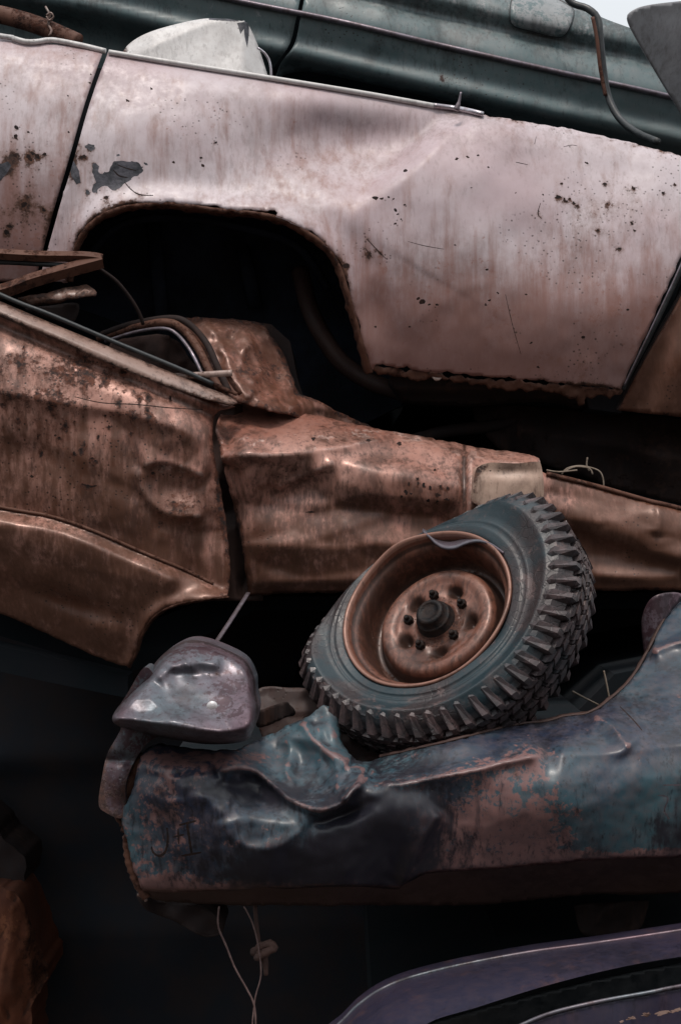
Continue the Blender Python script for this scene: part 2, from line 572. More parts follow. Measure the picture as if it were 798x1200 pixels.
M['rustdark'] = old_paint('dark_scale', (.028, .019, .018), (.018, .014, .015), (.05, .028, .022), rust1=(.03, .016, .012), rust2=(.008, .007, .008), base=.1, seed=3.9, edge_rust=.1, rough=.75, spec=.2)
M['scrap'] = old_paint('orange_rust_crust', (.17, .055, .028), (.08, .03, .02), (.22, .085, .045), rust1=(.09, .035, .02), base=.1, seed=1.9, edge_rust=.2, rough=.7, spec=.2)
M['rim'] = old_paint('rusted_wheel_steel', (.215, .088, .058), (.14, .05, .031), (.30, .16, .12), rust1=(.12, .048, .03), rust2=(.03, .015, .012), base=.12, wear=.7, seed=.7, edge_rust=0, rough=.38,
                     spec=.5, streak=.4, streak_col=(.05, .025, .02), metal=.2, grime=.7, fine=1.4)


def plain(name, c1, c2, rough=.5, metal=0.0, scale=20, spec=.5, bump=.3):
    t = NT(name)
    nz = t.noise(scale, 8, .65)
    col = t.mix(t.ramp(nz, .35, .68), c1, c2)
    t.bump(t.noise(scale * 4, 6, .6), bump, .0015)
    return t.done(col, t.ramp(nz, .3, .7, rough - .08, rough + .12), metal, spec)


M['chrome'] = plain('pitted_chrome', (.52, .50, .54), (.26, .20, .21), .28, .75, 30)
M['chromedark'] = plain('dull_trim', (.22, .19, .22), (.11, .085, .09), .35, .6, 30)
M['under'] = old_paint('rusty_brown_sill', (.065, .036, .03), (.04, .024, .022), (.11, .06, .05), rust1=(.06, .027, .019), rust2=(.016, .01, .009), streak=.4, streak_col=(.02, .012, .01), base=.05, seed=2.2, edge_rust=.2, rough=.55, grime=.6, spec=.3)
M['inner'] = plain('dark_blue_inner_wing', (.045, .058, .09), (.03, .034, .045), .8, 0, 7, .2)
M['black'] = plain('black_underbody', (.022, .025, .032), (.035, .029, .03), .8, 0, 8, .15)  # near-black underbody, shade of the deep parts included in the colour
M['void'] = plain('gap_black', (.011, .015, .018), (.017, .018, .021), .9, 0, 6, .08)  # near-black: the shade of gaps and hulls is put into the colour
M['seal'] = plain('black_rubber', (.018, .022, .025), (.035, .038, .04), .45, 0, 40)
M['filler'] = plain('exposed_dark_primer', (.008, .009, .014), (.075, .072, .09), .5, 0, 34, .5, .9)
M['hole'] = plain('rusted_through_spot', (.012, .009, .009), (.035, .018, .014), .85, 0, 90, .2)
M['grease'] = plain('greasy_hub', (.005, .005, .006), (.024, .014, .011), .5, 0, 60, .2, .8)
M['bolt'] = plain('bright_bolt', (.62, .60, .60), (.5, .46, .46), .35, .4, 60)
M['wire'] = plain('thin_wire', (.12, .075, .07), (.2, .13, .12), .5, .2, 60)
M['stem'] = plain('dry_grass_stem', (.24, .19, .15), (.16, .12, .09), .8, 0, 60)
M['seat'] = plain('torn_upholstery', (.09, .045, .035), (.05, .028, .024), .85, 0, 14)
M['dirt'] = plain('dry_dirt', (.035, .028, .024), (.055, .043, .036), .95, 0, 5, .1, .8)
M['cream'] = old_paint('stained_cream', (.42, .31, .27), (.30, .20, .165), (.22, .11, .08), rust1=(.1, .042, .025), streak=.7, streak_col=(.07, .035, .025), speck=.9, base=.05, seed=6.6, edge_rust=.4, rough=.3, grime=.75)


def tyre_mat():
    t = NT('weathered_tyre_rubber')
    n1 = t.noise(4.2, 8, .6, off=(2, 1, 4)); n2 = t.noise(26, 10, .7); n3 = t.noise(120, 4, .6)
    col = t.mix(t.ramp(n1, .45, .56), (.010, .024, .031), (.028, .020, .021))
    col = t.mix(t.ramp(n2, .5, .72, 0, .7), col, (.06, .045, .046))
    col = t.mix(t.ramp(t.attr('dust'), .0, 1.0, 0, .75), col, t.mix(t.ramp(n2, .35, .65), (.115, .075, .075), (.020, .015, .016)))
    ck = t.voro(48, 'DISTANCE_TO_EDGE'); ckm = t.mul(t.math('SUBTRACT', 1.0, t.ramp(t.add(ck, t.mul(t.add(n3, -.5), .08)), .0, .06)), t.ramp(n1, .42, .6))
    col = t.mix(t.mul(ckm, .6), col, (.008, .009, .01))
    sc = t.noise(16, 10, .75, off=(8, 3, 1), dist=.6)
    col = t.mix(t.ramp(sc, .56, .66, 0, .7), col, (.13, .085, .08))
    h = t.add(t.add(n2, t.mul(n3, .4)), t.mul(ckm, -.5))
    t.bump(h, .5, .002)
    return t.done(col, t.ramp(n2, .3, .7, .30, .52), 0, .5)


M['tyre'] = tyre_mat()

# ------------------------------------------------------------------ ground, light, camera
def ground():
    n = 60
    xs = np.sign(np.linspace(-1, 1, n)) * np.abs(np.linspace(-1, 1, n)) ** 3 * 400
    vs = []
    for yv in xs:
        for xv in xs:
            vs.append((xv, yv, 0.05 * (vnoise(np.array([xv * 60.]), np.array([yv * 60.]), 70, 1)[0])))
    fs = [(j * n + i, j * n + i + 1, (j + 1) * n + i + 1, (j + 1) * n + i) for j in range(n - 1) for i in range(n - 1)]
    o = mesh_obj('ground', vs, fs, M['dirt'])
    o['kind'] = 'structure'


ground()
W = bpy.data.worlds.new('World'); SC.world = W; W.use_nodes = True
nt = W.node_tree; nt.nodes.clear()
sky = nt.nodes.new('ShaderNodeTexSky'); sky.sky_type = 'NISHITA'; sky.sun_disc = False
SUN_EL, SUN_AZ = math.radians(68), math.radians(192)     # azimuth the light comes from, clockwise from +Y
sky.sun_elevation = SUN_EL; sky.sun_rotation = SUN_AZ
sky.air_density = 1.0; sky.dust_density = 4.0; sky.ozone_density = 1.0
bg = nt.nodes.new('ShaderNodeBackground'); bg.inputs[1].default_value = 0.068
wo = nt.nodes.new('ShaderNodeOutputWorld')
# high overcast over the clear sky: brighter towards the zenith, a little cloud structure
tc = nt.nodes.new('ShaderNodeTexCoord'); sx = nt.nodes.new('ShaderNodeSeparateXYZ'); nt.links.new(tc.outputs['Generated'], sx.inputs[0])
mr = nt.nodes.new('ShaderNodeMapRange'); nt.links.new(sx.outputs['Z'], mr.inputs['Value'])
mr.inputs['From Min'].default_value = 0.0; mr.inputs['From Max'].default_value = 0.9
cloud = nt.nodes.new('ShaderNodeMix'); cloud.data_type = 'RGBA'
nt.links.new(mr.outputs[0], cloud.inputs[0])
# added for the light: low sky dimmed behind the camera, brightened beyond the stack
side = nt.nodes.new('ShaderNodeMapRange'); nt.links.new(sx.outputs['Y'], side.inputs['Value'])
side.inputs['From Min'].default_value = -.75; side.inputs['From Max'].default_value = .8
hz = nt.nodes.new('ShaderNodeMix'); hz.data_type = 'RGBA'; nt.links.new(side.outputs[0], hz.inputs[0])
hz.inputs[6].default_value = (1.5, 1.55, 1.6, 1); hz.inputs[7].default_value = (11.5, 12.0, 12.5, 1)
nt.links.new(hz.outputs[2], cloud.inputs[6]); cloud.inputs[7].default_value = (24, 25.2, 26.3, 1)
cn = nt.nodes.new('ShaderNodeTexNoise'); cn.inputs['Scale'].default_value = 2.2; cn.inputs['Detail'].default_value = 6; nt.links.new(tc.outputs['Generated'], cn.inputs['Vector'])
cm = nt.nodes.new('ShaderNodeMapRange'); nt.links.new(cn.outputs['Fac'], cm.inputs['Value'])
cm.inputs['From Min'].default_value = .3; cm.inputs['From Max'].default_value = .6; cm.inputs['To Min'].default_value = .9; cm.inputs['To Max'].default_value = .97
mx = nt.nodes.new('ShaderNodeMix'); mx.data_type = 'RGBA'
nt.links.new(cm.outputs[0], mx.inputs[0]); nt.links.new(sky.outputs[0], mx.inputs[6]); nt.links.new(cloud.outputs[2], mx.inputs[7])
nt.links.new(mx.outputs[2], bg.inputs[0]); nt.links.new(bg.outputs[0], wo.inputs[0])
ld = bpy.data.lights.new('sun', 'SUN'); ld.energy = 2.5; ld.angle = math.radians(11); ld.color = (1, .90, .82)
lo = bpy.data.objects.new('sun', ld); COL.objects.link(lo)
dv = Vector((math.sin(SUN_AZ) * math.cos(SUN_EL), math.cos(SUN_AZ) * math.cos(SUN_EL), math.sin(SUN_EL)))
lo.rotation_euler = dv.to_track_quat('Z', 'Y').to_euler(); lo.location = (0, -3, 8)

cd = bpy.data.cameras.new('camera'); cam = bpy.data.objects.new('camera', cd); COL.objects.link(cam)
cam.location = (0, -D, ZC); cam.rotation_euler = (math.radians(90), 0, 0)
cd.sensor_fit = 'VERTICAL'; cd.angle = 2 * math.atan(600 / S / D); cd.clip_end = 2000; cd.clip_start = .05
SC.camera = cam
SC.view_settings.view_transform = 'Standard'; SC.view_settings.look = 'None'; SC.view_settings.gamma = 1; SC.view_settings.exposure = -0.3
SC.view_settings.use_curve_mapping = False
SC.render.engine = 'CYCLES'
SC.cycles.max_bounces = 5; SC.cycles.diffuse_bounces = 3; SC.cycles.glossy_bounces = 3

CARS = 'wrecked cars crushed into one tall stack'

# ================================================================== 1. teal car at the back, top of the stack
teal = thing('wrecked_car', 'dark teal wreck with a thin chrome strip lying across the top of the stack', 'wrecked car', (0.1, 0.9, 2.9), CARS)
TRIM = "-160,-92 0,-58 130,-34 275,0 398,25 520,54 648,83 784,113 960,156"


def d_teal(x, y):
    P = smooth_path(TRIM, 8)
    d, s, al, L = pdist(P, x, y)
    u = d * s                                           # px below the trim
    f = curve1(u, [(-260, 1.35), (-160, 1.02), (-95, .72), (-66, .615), (-50, .60), (-36, .625), (-20, .60), (-6, .585), (0, .583), (14, .59), (32, .60), (44, .588), (52, .60), (64, .66), (110, .72), (200, .8)])
    f = f + .012 * vnoise(x, y, 70, 2) + .004 * vnoise(x, y, 22, 8)
    f = f + gauss(x, y, 430, 65, 45, 10, .008, 13)
    return f


TEAL_A = dict(rust=lambda x, y: gauss(x, y, 518, 92, 3, 5, .9) + .25 * gauss(x, y, 610, 110, 60, 14, 1, 12) + .2 * gauss(x, y, 470, 55, 90, 14, 1, 13),
              bare=lambda x, y: .38 * sstep(20, 60, -(y - (83 + (x - 648) * .225))) + .2 * gauss(x, y, 330, 20, 80, 30, 1),
              dirt=lambda x, y: .6 * sstep(330, 420, x) * sstep(0, 40, (83 + (x - 648) * .225) - y))
TEAL_TOP = "345,-230c 480,-120 560,-60 620,-20 671,5 709,22 760,42 830,80 960,150c "
panel('rear_side', TEAL_TOP + "960,260c 798,215 700,180 600,150 560,128 520,118 440,100 360,84 322,92c 330,74 345,52 352,22 358,-8c 350,-100 ", d_teal, [M['teal'], M['hole']], teal, sp=5, attrs=TEAL_A)
panel('front_door', "353,-8c 347,22 340,50 326,72 312,92c 330,120c 200,110 0,90 -160,70c -160,-230c 345,-230c", d_teal, [M['teal']], teal, sp=6, attrs=TEAL_A)
tr = tube('side_trim', pxpath(TRIM, lambda x, y: d_teal(x, y) - .008), .0085, M['chromedark'], teal, 8)
FLAP = "604,-8 630,-10 668,8 670,22 662,40 650,43 622,36 602,30 598,18"
fl = panel('fuel_flap', FLAP, lambda x, y: d_teal(x, y) - .012, M['teal'], teal, sp=4, attrs=dict(bare=lambda x, y: .55 + 0 * x), thick=.01)
flp = smooth_path(FLAP, 5, True)
tube('flap_gasket', [at(a, b, float(d_teal(np.array([a]), np.array([b]))[0]) - .006) for a, b in np.vstack([flp, flp[:1]])], .004, M['seal'], teal, 6)
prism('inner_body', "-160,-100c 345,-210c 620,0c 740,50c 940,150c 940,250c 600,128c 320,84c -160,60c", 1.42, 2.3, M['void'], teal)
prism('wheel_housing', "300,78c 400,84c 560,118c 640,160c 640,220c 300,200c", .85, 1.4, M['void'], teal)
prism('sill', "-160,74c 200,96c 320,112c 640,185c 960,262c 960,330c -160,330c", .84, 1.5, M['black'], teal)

# hanging seal, loose panels
o = tube('rubber_seal', pxpath("655,-22 668,2 688,10 700,22 703,45 707,85 713,115 725,138 745,155 770,166", [.50, .50, .47, .46, .46, .46, .45, .42, .36, .22], 5), [.010] * 3 + [.0125] * 200 if False else .0105, M['seal'], None, 10, base=at(770, 166, .2))
tag(o, 'black rubber door seal dangling over the teal wreck beside the grey panel', 'rubber seal')
ls = tube('torn_lining', pxpath("694,20 699,45 703,80 709,112", [.446, .444, .444, .44], 5), .006, M['rust'], o, 6, flat=.6)


def d_grey(x, y):
    return .30 + (x - 736) * .0008 + .0009 * (y - 60) + gauss(x, y, 790, 30, 30, 40, -.01) + .006 * vnoise(x, y, 40, 4)


o = panel('loose_panel', "735,22 742,12 760,6 800,1 880,-6c 900,150c 830,168 798,134c 770,88 745,45", d_grey, M['grey'], None, sp=4, base=at(800, 130, .35), attrs=dict(rust=lambda x, y: .5 * gauss(x, y, 792, 118, 6, 14, 1, -30)), thick=.006)
tag(o, 'speckled pale grey loose panel with a rounded corner standing at the top right', 'loose panel')


def d_sheet(x, y):
    f = .30 + (y - 60) * -.0012
    f = f + .0022 * np.maximum(0, x - 286) + .0004 * np.abs(x - 180)
    return f + ledge(x, y, "140,70 200,45 250,25 290,22", .02, 14, 26, 0) + .004 * vnoise(x, y, 25, 2)


SH_CH = [(np.array([(278, 27), (284, 26), (292, 25), (292, 40), (290, 56), (287, 44), (286, 34), (282, 40), (280, 33)], float), 1), (stroke("245,22 262,23 280,24", 3.2), 1)]
o = panel('bent_sheet', "139,70c 150,53 170,40 200,30 238,22 268,22c 290,26c 302,52 315,92c 300,118c 150,95c", d_sheet, [M['sheet'], M['filler']], None, sp=3.5, chips=SH_CH, base=at(220, 95, .3), thick=.005,
          attrs=dict(rust=lambda x, y: .9 * gauss(x, y, 146, 60, 7, 14, 1, -35)))
tag(o, 'clean white bent sheet with dark drips poking up behind the pale car', 'metal sheet')
o = tube('hooked_wire', pxpath("302,56 310,62 316,72 318,88 316,100", .28, 3), .0035, M['chrome'], None, 8, base=at(316, 95, .28))
tag(o, 'thin pale hooked wire beside the white bent sheet', 'wire')
o = tube('rusty_post', pxpath("-60,6 0,17 40,28 70,40 92,50", [.32, .30, .28, .26, .24], 6), [.034, .034, .034, .033, .033, .031, .030, .03, .028, .027] + [.025] * 40, M['rust'], None, 14, base=at(60, 60, .3), flat=.8)
tag(o, 'rusty brown bent tube behind the pale car at the upper left corner', 'metal tube')
o = tube('white_string', pxpath("54,8 59,18 57,28 61,36 58,42", [.25, .24, .24, .235, .23], 3), .0035, M['cream'], None, 6, base=at(58, 42, .24))
tag(o, 'short frayed pale string tied round the rusty brown tube', 'string')
kn = tube('knot', pxpath("55,18 60,15 63,20 58,24 55,19", .232, 2), .003, M['cream'], o, 6)

# ================================================================== 2. pale pinkish-white car
white = thing('wrecked_car', 'pale pinkish white wreck with an empty wheel arch and peeling paint', 'wrecked car', (0, 0.4, 2.2), CARS)
ARCH = "78,330 80,310 88,285 100,266 120,250 150,240 200,237 250,243 300,248 325,253 350,264 380,284 398,308 409,340 419,375 429,412 437,436"
arch_p = smooth_path(ARCH, 5)


def d_white(x, y):
    t = y - (58 + (x - 125) * .165)
    f = curve1(t, [(-30, .16), (0, .09), (16, .055), (45, .02), (100, -.03), (170, -.05), (230, -.038), (290, .0), (350, .062), (420, .15), (600, .34)])
    d, s, al, L = pdist(arch_p, x, y)
    f = f - .030 * np.exp(-(d / 17) ** 2)
    dl, sl, al_, LL = pdist(smooth_path("548,112 534,128 508,158 474,192 440,225 408,262 392,300", 6), x, y)
    f = f + gauss(x, y, 425, 172, 105, 32, .085, -6) * sstep(16, -14, -dl * sl) # broad push below the belt, stopped by the crease
    f = f + ledge(x, y, "534,128 508,158 474,192 440,225 408,262 392,300", .016, 60, 40, 60)
    f = f + gauss(x, y, 533, 134, 12, 10, .035)
    f = f + gauss(x, y, 440, 235, 30, 22, .016, 30) + gauss(x, y, 250, 150, 90, 40, -.012, 10) + gauss(x, y, 620, 260, 90, 70, .022, 20)
    f = f + gauss(x, y, 700, 350, 60, 40, -.014) + gauss(x, y, 520, 360, 60, 35, .010)
    f = f + .022 * vnoise(x, y, 120, 1) + .008 * vnoise(x, y, 42, 2) + .006 * facets(x, y, 120, 90, 2, -30) + .0016 * vnoise(x, y, 15, 3)
    return f


def d_wdoor(x, y):
    t = y - (58 + (x - 125) * .125)
    f = curve1(t, [(-30, .16), (0, .09), (16, .055), (45, .02), (100, -.02), (170, -.035), (230, -.02), (300, .03), (420, .13)])
    return f + .012 * vnoise(x, y, 90, 6) + .004 * vnoise(x, y, 30, 7)


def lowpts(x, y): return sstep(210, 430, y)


def W_RUST(x, y):
    d = pdist(arch_p, x, y)[0]
    r = .30 * np.exp(-d / 9) + .42 * gauss(x, y, 235, 165, 40, 30, 1) + .36 * gauss(x, y, 130, 250, 45, 20, 1) + .4 * gauss(x, y, 100, 190, 26, 26, 1)
    r += .52 * np.exp(-np.maximum(0, (438 + (x - 440) * .06) - y) / 8) * (x > 430)
    r += .5 * gauss(x, y, 690, 300, 60, 60, 1) + .35 * gauss(x, y, 690, 430, 30, 25, 1) + .4 * gauss(x, y, 420, 290, 28, 30, 1) + .3 * gauss(x, y, 730, 230, 70, 30, 1)
    e = np.abs(y - (134 + (x - 565) * .205))
    r += .5 * np.exp(-e / 3.5) * (x > 560)
    return r


WA = dict(rust=W_RUST, dirt=lambda x, y: .10 + .95 * lowpts(x, y) + .35 * gauss(x, y, 360, 200, 70, 50, 1) + .2 * gauss(x, y, 150, 180, 60, 50, 1),  # dust film plus shade painted in: darker to the bottom and in the dent
          bare=lambda x, y: .06 + .24 * lowpts(x, y) + .15 * gauss(x, y, 230, 160, 60, 40, 1))  # pinker tint grows downwards along with the painted shade
peel = np.array([(108, 200), (110, 192), (116, 196), (119, 204), (126, 202), (131, 194), (136, 188), (146, 187), (156, 190), (166, 194), (169, 201), (161, 207), (152, 212), (144, 215), (141, 221), (131, 223), (126, 218), (118, 220), (115, 226), (109, 222), (112, 212)], float)
_p = smooth_path([(a, b, False) for a, b in peel], 1.6, True)
peel = _p + np.stack([2.6 * vnoise(_p[:, 0], _p[:, 1], 3.2, 1) + 3 * vnoise(_p[:, 0], _p[:, 1], 8, 4), 2.6 * vnoise(_p[:, 0], _p[:, 1], 3.2, 2) + 3 * vnoise(_p[:, 0], _p[:, 1], 8, 5)], 1)
peel = np.where((peel[:, :1] > 150) & (peel[:, 1:] < 197), peel + np.array([[3., 0.]]), peel)
CH = [(peel, 1), (stroke('138,193 148,197 160,200', 1.3), 2), (stroke('133,199 140,206 150,208', 1.5), 2), (blob(171, 192, 2.6, 1.4, 20), 1), (blob(103, 226, 2.4, 3), 1), (blob(139, 182, 2.2, 1.4), 1), (blob(107, 172, 6, 4, 10), 1), (np.array([(81, 190), (87, 189), (93, 200), (95, 214), (90, 216), (84, 206)], float), 1), (blob(98, 184, 4, 2.5), 2), (blob(84, 183, 3, 2), 2), (blob(125, 231, 3, 1.5), 2)]
CH += [(stroke("146,213 154,222 164,228 180,229", 1.4), 2)]
for cx, cy, r in [(440, 232, 4), (447, 233, 2.6), (455, 231, 2), (461, 233, 1.6), (463, 246, 2.8), (466, 251, 1.8), (474, 240, 1.6), (470, 257, 1.5), (463, 262, 2), (495, 354, 4.5), (490, 350, 2.5), (503, 357, 1.6), (512, 357, 2.4), (569, 357, 2.2), (573, 352, 2),
                  (570, 316, 2), (616, 345, 1.8), (583, 343, 1.7), (735, 363, 2.2), (654, 231, 3.8), (661, 234, 2.8), (667, 233, 2.2), (672, 238, 2.8), (676, 241, 1.8), (658, 215, 2), (663, 236, 2.4), (708, 215, 2.4), (742, 221, 3.2), (777, 226, 2.4), (790, 216, 2.4), (687, 191, 2.2),
                  (711, 239, 1.6), (636, 228, 1.5), (604, 226, 1.2), (475, 200, 2.5), (535, 186, 2.4), (548, 184, 2.2), (560, 182, 2), (552, 220, 1.4), (572, 196, 1.4), (533, 287, 1.8), (406, 311, 5), (740, 262, 2.5), (743, 270, 2), (725, 291, 2.2), (700, 270, 2), (150, 118, 2.5), (178, 104, 2), (204, 190, 2.4), (236, 185, 2.2), (238, 194, 2.5), (253, 167, 2.2), (480, 383, 1.6), (440, 383, 1.8), (683, 395, 2.3), (630, 430, 2.2), (622, 402, 1.8)]:
    CH.append((blob(cx, cy, r * .9, r * .6, random.uniform(-30, 60), 9, .4), 2))
for s, w in [("430,280 440,291 452,303", 1.1), ("428,291 436,302", .9), ("478,283 497,288 520,292", .8), ("604,190 618,193", .9), ("626,169 628,160", .7), ("660,172 670,170 676,171", .8), ("633,238 630,250 634,256", .9), ("610,415 600,380 592,345", .7)]:
    CH.append((stroke(s, w), 2))
Q_OUT = "127,61c 200,73 320,93 430,111 540,129 566,135c 620,143 700,158 798,183 842,196c 798,300 762,380 727,456c 700,453 640,448 580,442 520,437 470,431 440,427 437,436c 429,412 419,375 409,340 398,308 380,284 350,264 325,253c 322,246 300,248 250,243 200,237 150,240 120,250 100,266 88,285 80,310 78,330c 46,330c 57,290 71,240 86,190 106,120"
sel = lambda x, y: np.where((y > 225) & (x > 75) & (x < 700), 1.0, np.where(x > 566, .5, 0.05))
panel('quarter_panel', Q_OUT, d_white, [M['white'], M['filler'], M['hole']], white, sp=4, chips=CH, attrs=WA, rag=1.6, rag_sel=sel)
CH2 = [(np.array([(-12, 190), (2, 192), (10, 189), (14, 194), (8, 204), (1, 212), (-10, 222)], float), 1)]
for cx, cy, r in [(18, 182, 4), (34, 184, 3.4), (39, 180, 3.2), (45, 183, 4), (52, 181, 3), (36, 187, 3), (80, 112, 1.5), (107, 87, 1.4), (106, 97, 1.3), (20, 150, 3), (19, 160, 3.2), (34, 155, 2), (81, 155, 2), (28, 240, 4), (52, 246, 3), (12, 265, 3.4), (8, 272, 4)]:
    CH2.append((blob(cx, cy, r, r * .6, random.uniform(-30, 60), 9, .4), 2))
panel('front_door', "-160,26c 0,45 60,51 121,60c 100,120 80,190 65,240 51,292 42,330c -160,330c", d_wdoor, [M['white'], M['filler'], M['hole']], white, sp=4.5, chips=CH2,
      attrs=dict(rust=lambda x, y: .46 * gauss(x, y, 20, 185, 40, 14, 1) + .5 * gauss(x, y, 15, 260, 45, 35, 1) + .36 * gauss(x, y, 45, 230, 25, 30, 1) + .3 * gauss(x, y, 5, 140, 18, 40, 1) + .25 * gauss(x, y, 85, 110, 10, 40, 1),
                 dirt=lambda x, y: .3 + .6 * sstep(100, 290, y), bare=lambda x, y: .12 + .25 * sstep(120, 300, y)))  # door too: dust and painted shade deepen towards the bottom
tube('belt_moulding', pxpath("-160,20 0,42 16,45 30,49 44,49 62,47 95,53 124,60", lambda x, y: d_white(x + 14, y + 4) - .004, 6), .0072, M['sheet'], white, 8)
tube('belt_moulding', pxpath("128,61 200,73 320,92 430,110 508,124", lambda x, y: d_white(x, y + 3) - .004, 6), .0070, M['sheet'], white, 8)
tube('belt_moulding', pxpath("508,124 540,128 566,134", lambda x, y: d_white(x, y + 3) - .005, 5), .0075, M['chrome'], white, 8)
ac = tube('aerial_stub', pxpath("534,129 537,122 540,108", .055, 3), [.008, .0075, .0065, .004, .0035, .003, .003], M['chromedark'], white, 8)
flange('arch_lip', ARCH, d_white, .055, M['rust'], white, rag=2.2, inset=8)
tube('axle_tube', pxpath("352,318 360,352 368,374 382,400 404,428 440,450 480,462", [.40, .36, .34, .33, .32, .30, .3], 6), .026, M['under'], white, 12)
d_sill = lambda x, y: .10 + .0016 * (y - 440) + .008 * vnoise(x, y, 30, 3) - .02 * np.exp(-((y - 455) / 8) ** 2)
panel('rusted_sill', "437,428c 480,434 560,443 640,449 725,456c 722,464 688,466 684,475c 660,463 620,458 580,455 520,446 470,442 442,440", lambda x, y: d_white(x, y) + .004 + .01 * vnoise(x, y, 9, 3), M['rust'], white, sp=3, rag=2.2)
panel('sill', "458,441 470,466 478,471 520,473 563,474 618,469 655,472 684,477 684,462 640,452 560,446 500,441", d_sill, M['rustdark'], white, sp=3.5, rag=.8, attrs=dict(rust=lambda x, y: .3 + 0 * x), skirt=.12)
panel('loose_flake', "500,431 512,429 523,427 520,434 517,444 510,446 505,440", lambda x, y: .035 + .0012 * (445 - y), M['cream'], white, sp=2.5, rag=.8)
prism('frame_rail', "684,452c 730,456c 728,484c 690,479c", .14, .6, M['black'], white)
tube('gap_seal', pxpath("852,180 836,226 804,300 768,378 736,440 729,456", lambda x, y: d_white(x, y) + .012, 6), .0075, M['seal'], white, 8)
tube('gap_trim', pxpath("846,190 800,304 764,382 731,452", lambda x, y: d_white(x, y) - .003, 6), .0028, M['chromedark'], white, 6)
d_ff = lambda x, y: d_white(x, y) + .02 - .03 * sstep(0, 40, x - 735 - (480 - y) * .53) + .01 * vnoise(x, y, 50, 3)
panel('front_fender', "724,481c 745,440 770,395 800,342 830,285 866,205c 960,240c 960,510c 798,489 760,485", d_ff, M['orange'], white, sp=5, attrs=dict(dirt=lambda x, y: .9 + 0 * x, rust=lambda x, y: .15 + .2 * gauss(x, y, 790, 440, 20, 30, 1)))
flange('fender_edge', "724,481 745,440 770,395 800,342 830,285", d_ff, .06, M['rustdark'], white, rag=.6, inset=-3)
# body behind the skin: closed block with the wheel housing left open
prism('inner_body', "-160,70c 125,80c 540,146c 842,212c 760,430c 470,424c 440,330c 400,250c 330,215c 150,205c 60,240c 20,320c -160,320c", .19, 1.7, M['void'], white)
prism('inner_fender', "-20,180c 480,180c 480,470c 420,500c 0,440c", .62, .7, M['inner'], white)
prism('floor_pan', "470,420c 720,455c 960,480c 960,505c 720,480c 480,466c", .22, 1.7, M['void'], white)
for q, (xa, ya, xb, yb) in enumerate([(180, 262, 196, 430), (285, 290, 300, 360)]):
    tube('brace', [at(xa, ya, .58), at((xa + xb) / 2, (ya + yb) / 2, .55), at(xb, yb, .58)], .022, M['inner'], white, 8, flat=.5)
tube('exhaust_pipe', pxpath('470,520 520,506 570,500 606,492 622,478 630,460', .30, 6), .018, M['rustdark'], white, 10)
tube('wheel_housing_rib', pxpath("105,300 140,265 200,255 290,268 350,290 385,340", .5, 8), .012, M['inner'], white, 8)

# ================================================================== 3. copper-coloured car
orange = thing('wrecked_car', 'rust streaked copper coloured wreck with a caved in roof and dented door', 'wrecked car', (0, 0.3, 1.2), CARS)
L1 = "-160,430 -40,452 60,470 150,486 215,505 256,532"
L2 = "-160,560 0,597 60,607 110,624 165,648 215,668 262,690"


def d_odb(x, y):
    t = y - (359 + x * .425)
    f = curve1(t, [(-20, -.10), (0, -.155), (10, -.175), (22, -.165), (34, -.185), (70, -.21), (130, -.225)])
    return f + ledge(x, y, L1, .026, 46, 15, 60) * sstep(-200, 60, x) + .003 * vnoise(x, y, 40, 2)


def d_odoor(x, y):
    t = y - (359 + x * .425)
    f = curve1(t, [(-20, -.10), (0, -.155), (10, -.175), (22, -.165), (34, -.185), (70, -.21), (130, -.225), (200, -.215), (270, -.18), (340, -.11), (440, .02)])
    f = f + ledge(x, y, L1, .026, 46, 15, 60) * sstep(-200, 60, x)
    f = f - ledge(x, y, L2, .030, 60, 9, 0)
    f = f + ledge(x, y, "-160,585 0,612 60,622 110,640 165,664 215,684", .022, 8, 50, 20)
    f = f + gauss(x, y, 202, 575, 36, 26, .030, 20) + ledge(x, y, "161,543 164,566 178,590 205,604 244,604", .020, 14, 5, 14) * 1.0
    f = f + ledge(x, y, "160,548 185,541 212,546 246,560", .026, 18, 7, 14)
    f = f + gauss(x, y, 258, 500, 10, 30, .02) + gauss(x, y, 262, 600, 12, 70, .03) + gauss(x, y, 235, 640, 16, 40, .018, 20)
    f = f + gauss(x, y, 80, 706, 48, 9, .022, 17) + gauss(x, y, 130, 740, 20, 14, -.018, 30) + gauss(x, y, 40, 540, 60, 30, .012)
    d, s, al, L = pdist(smooth_path("150,782 158,766 165,745 180,722 205,708 240,702 270,700", 5), x, y)
    f = f - .022 * np.exp(-(d / 10) ** 2)
    return f + .014 * vnoise(x, y, 90, 5) + .006 * vnoise(x, y, 33, 6) + .002 * vnoise(x, y, 13, 2) + .014 * facets(x, y, 150, 60, 1, 22) * sstep(10, 40, t) + .002 * facets(x, y, 40, 24, 3, 20) + .016 * facets(x, y, 40, 40, 5) * gauss(x, y, 215, 560, 50, 60, 1)


def A_or(x, y):
    return .34 * gauss(x, y, 60, 520, 120, 60, 1) + .36 * gauss(x, y, 30, 430, 60, 30, 1) + .45 * gauss(x, y, 215, 590, 36, 22, 1) + .55 * gauss(x, y, 90, 708, 55, 12, 1, 17) + .3 * gauss(x, y, 130, 440, 60, 25, 1, 25) \
        + .4 * gauss(x, y, 265, 600, 14, 60, 1) + .4 * np.exp(-pdist(smooth_path(L2, 8), x, y)[0] / 7) + .3 * gauss(x, y, 300, 620, 24, 40, 1) + .25 * np.exp(-pdist(smooth_path(L1, 8), x, y)[0] / 9)


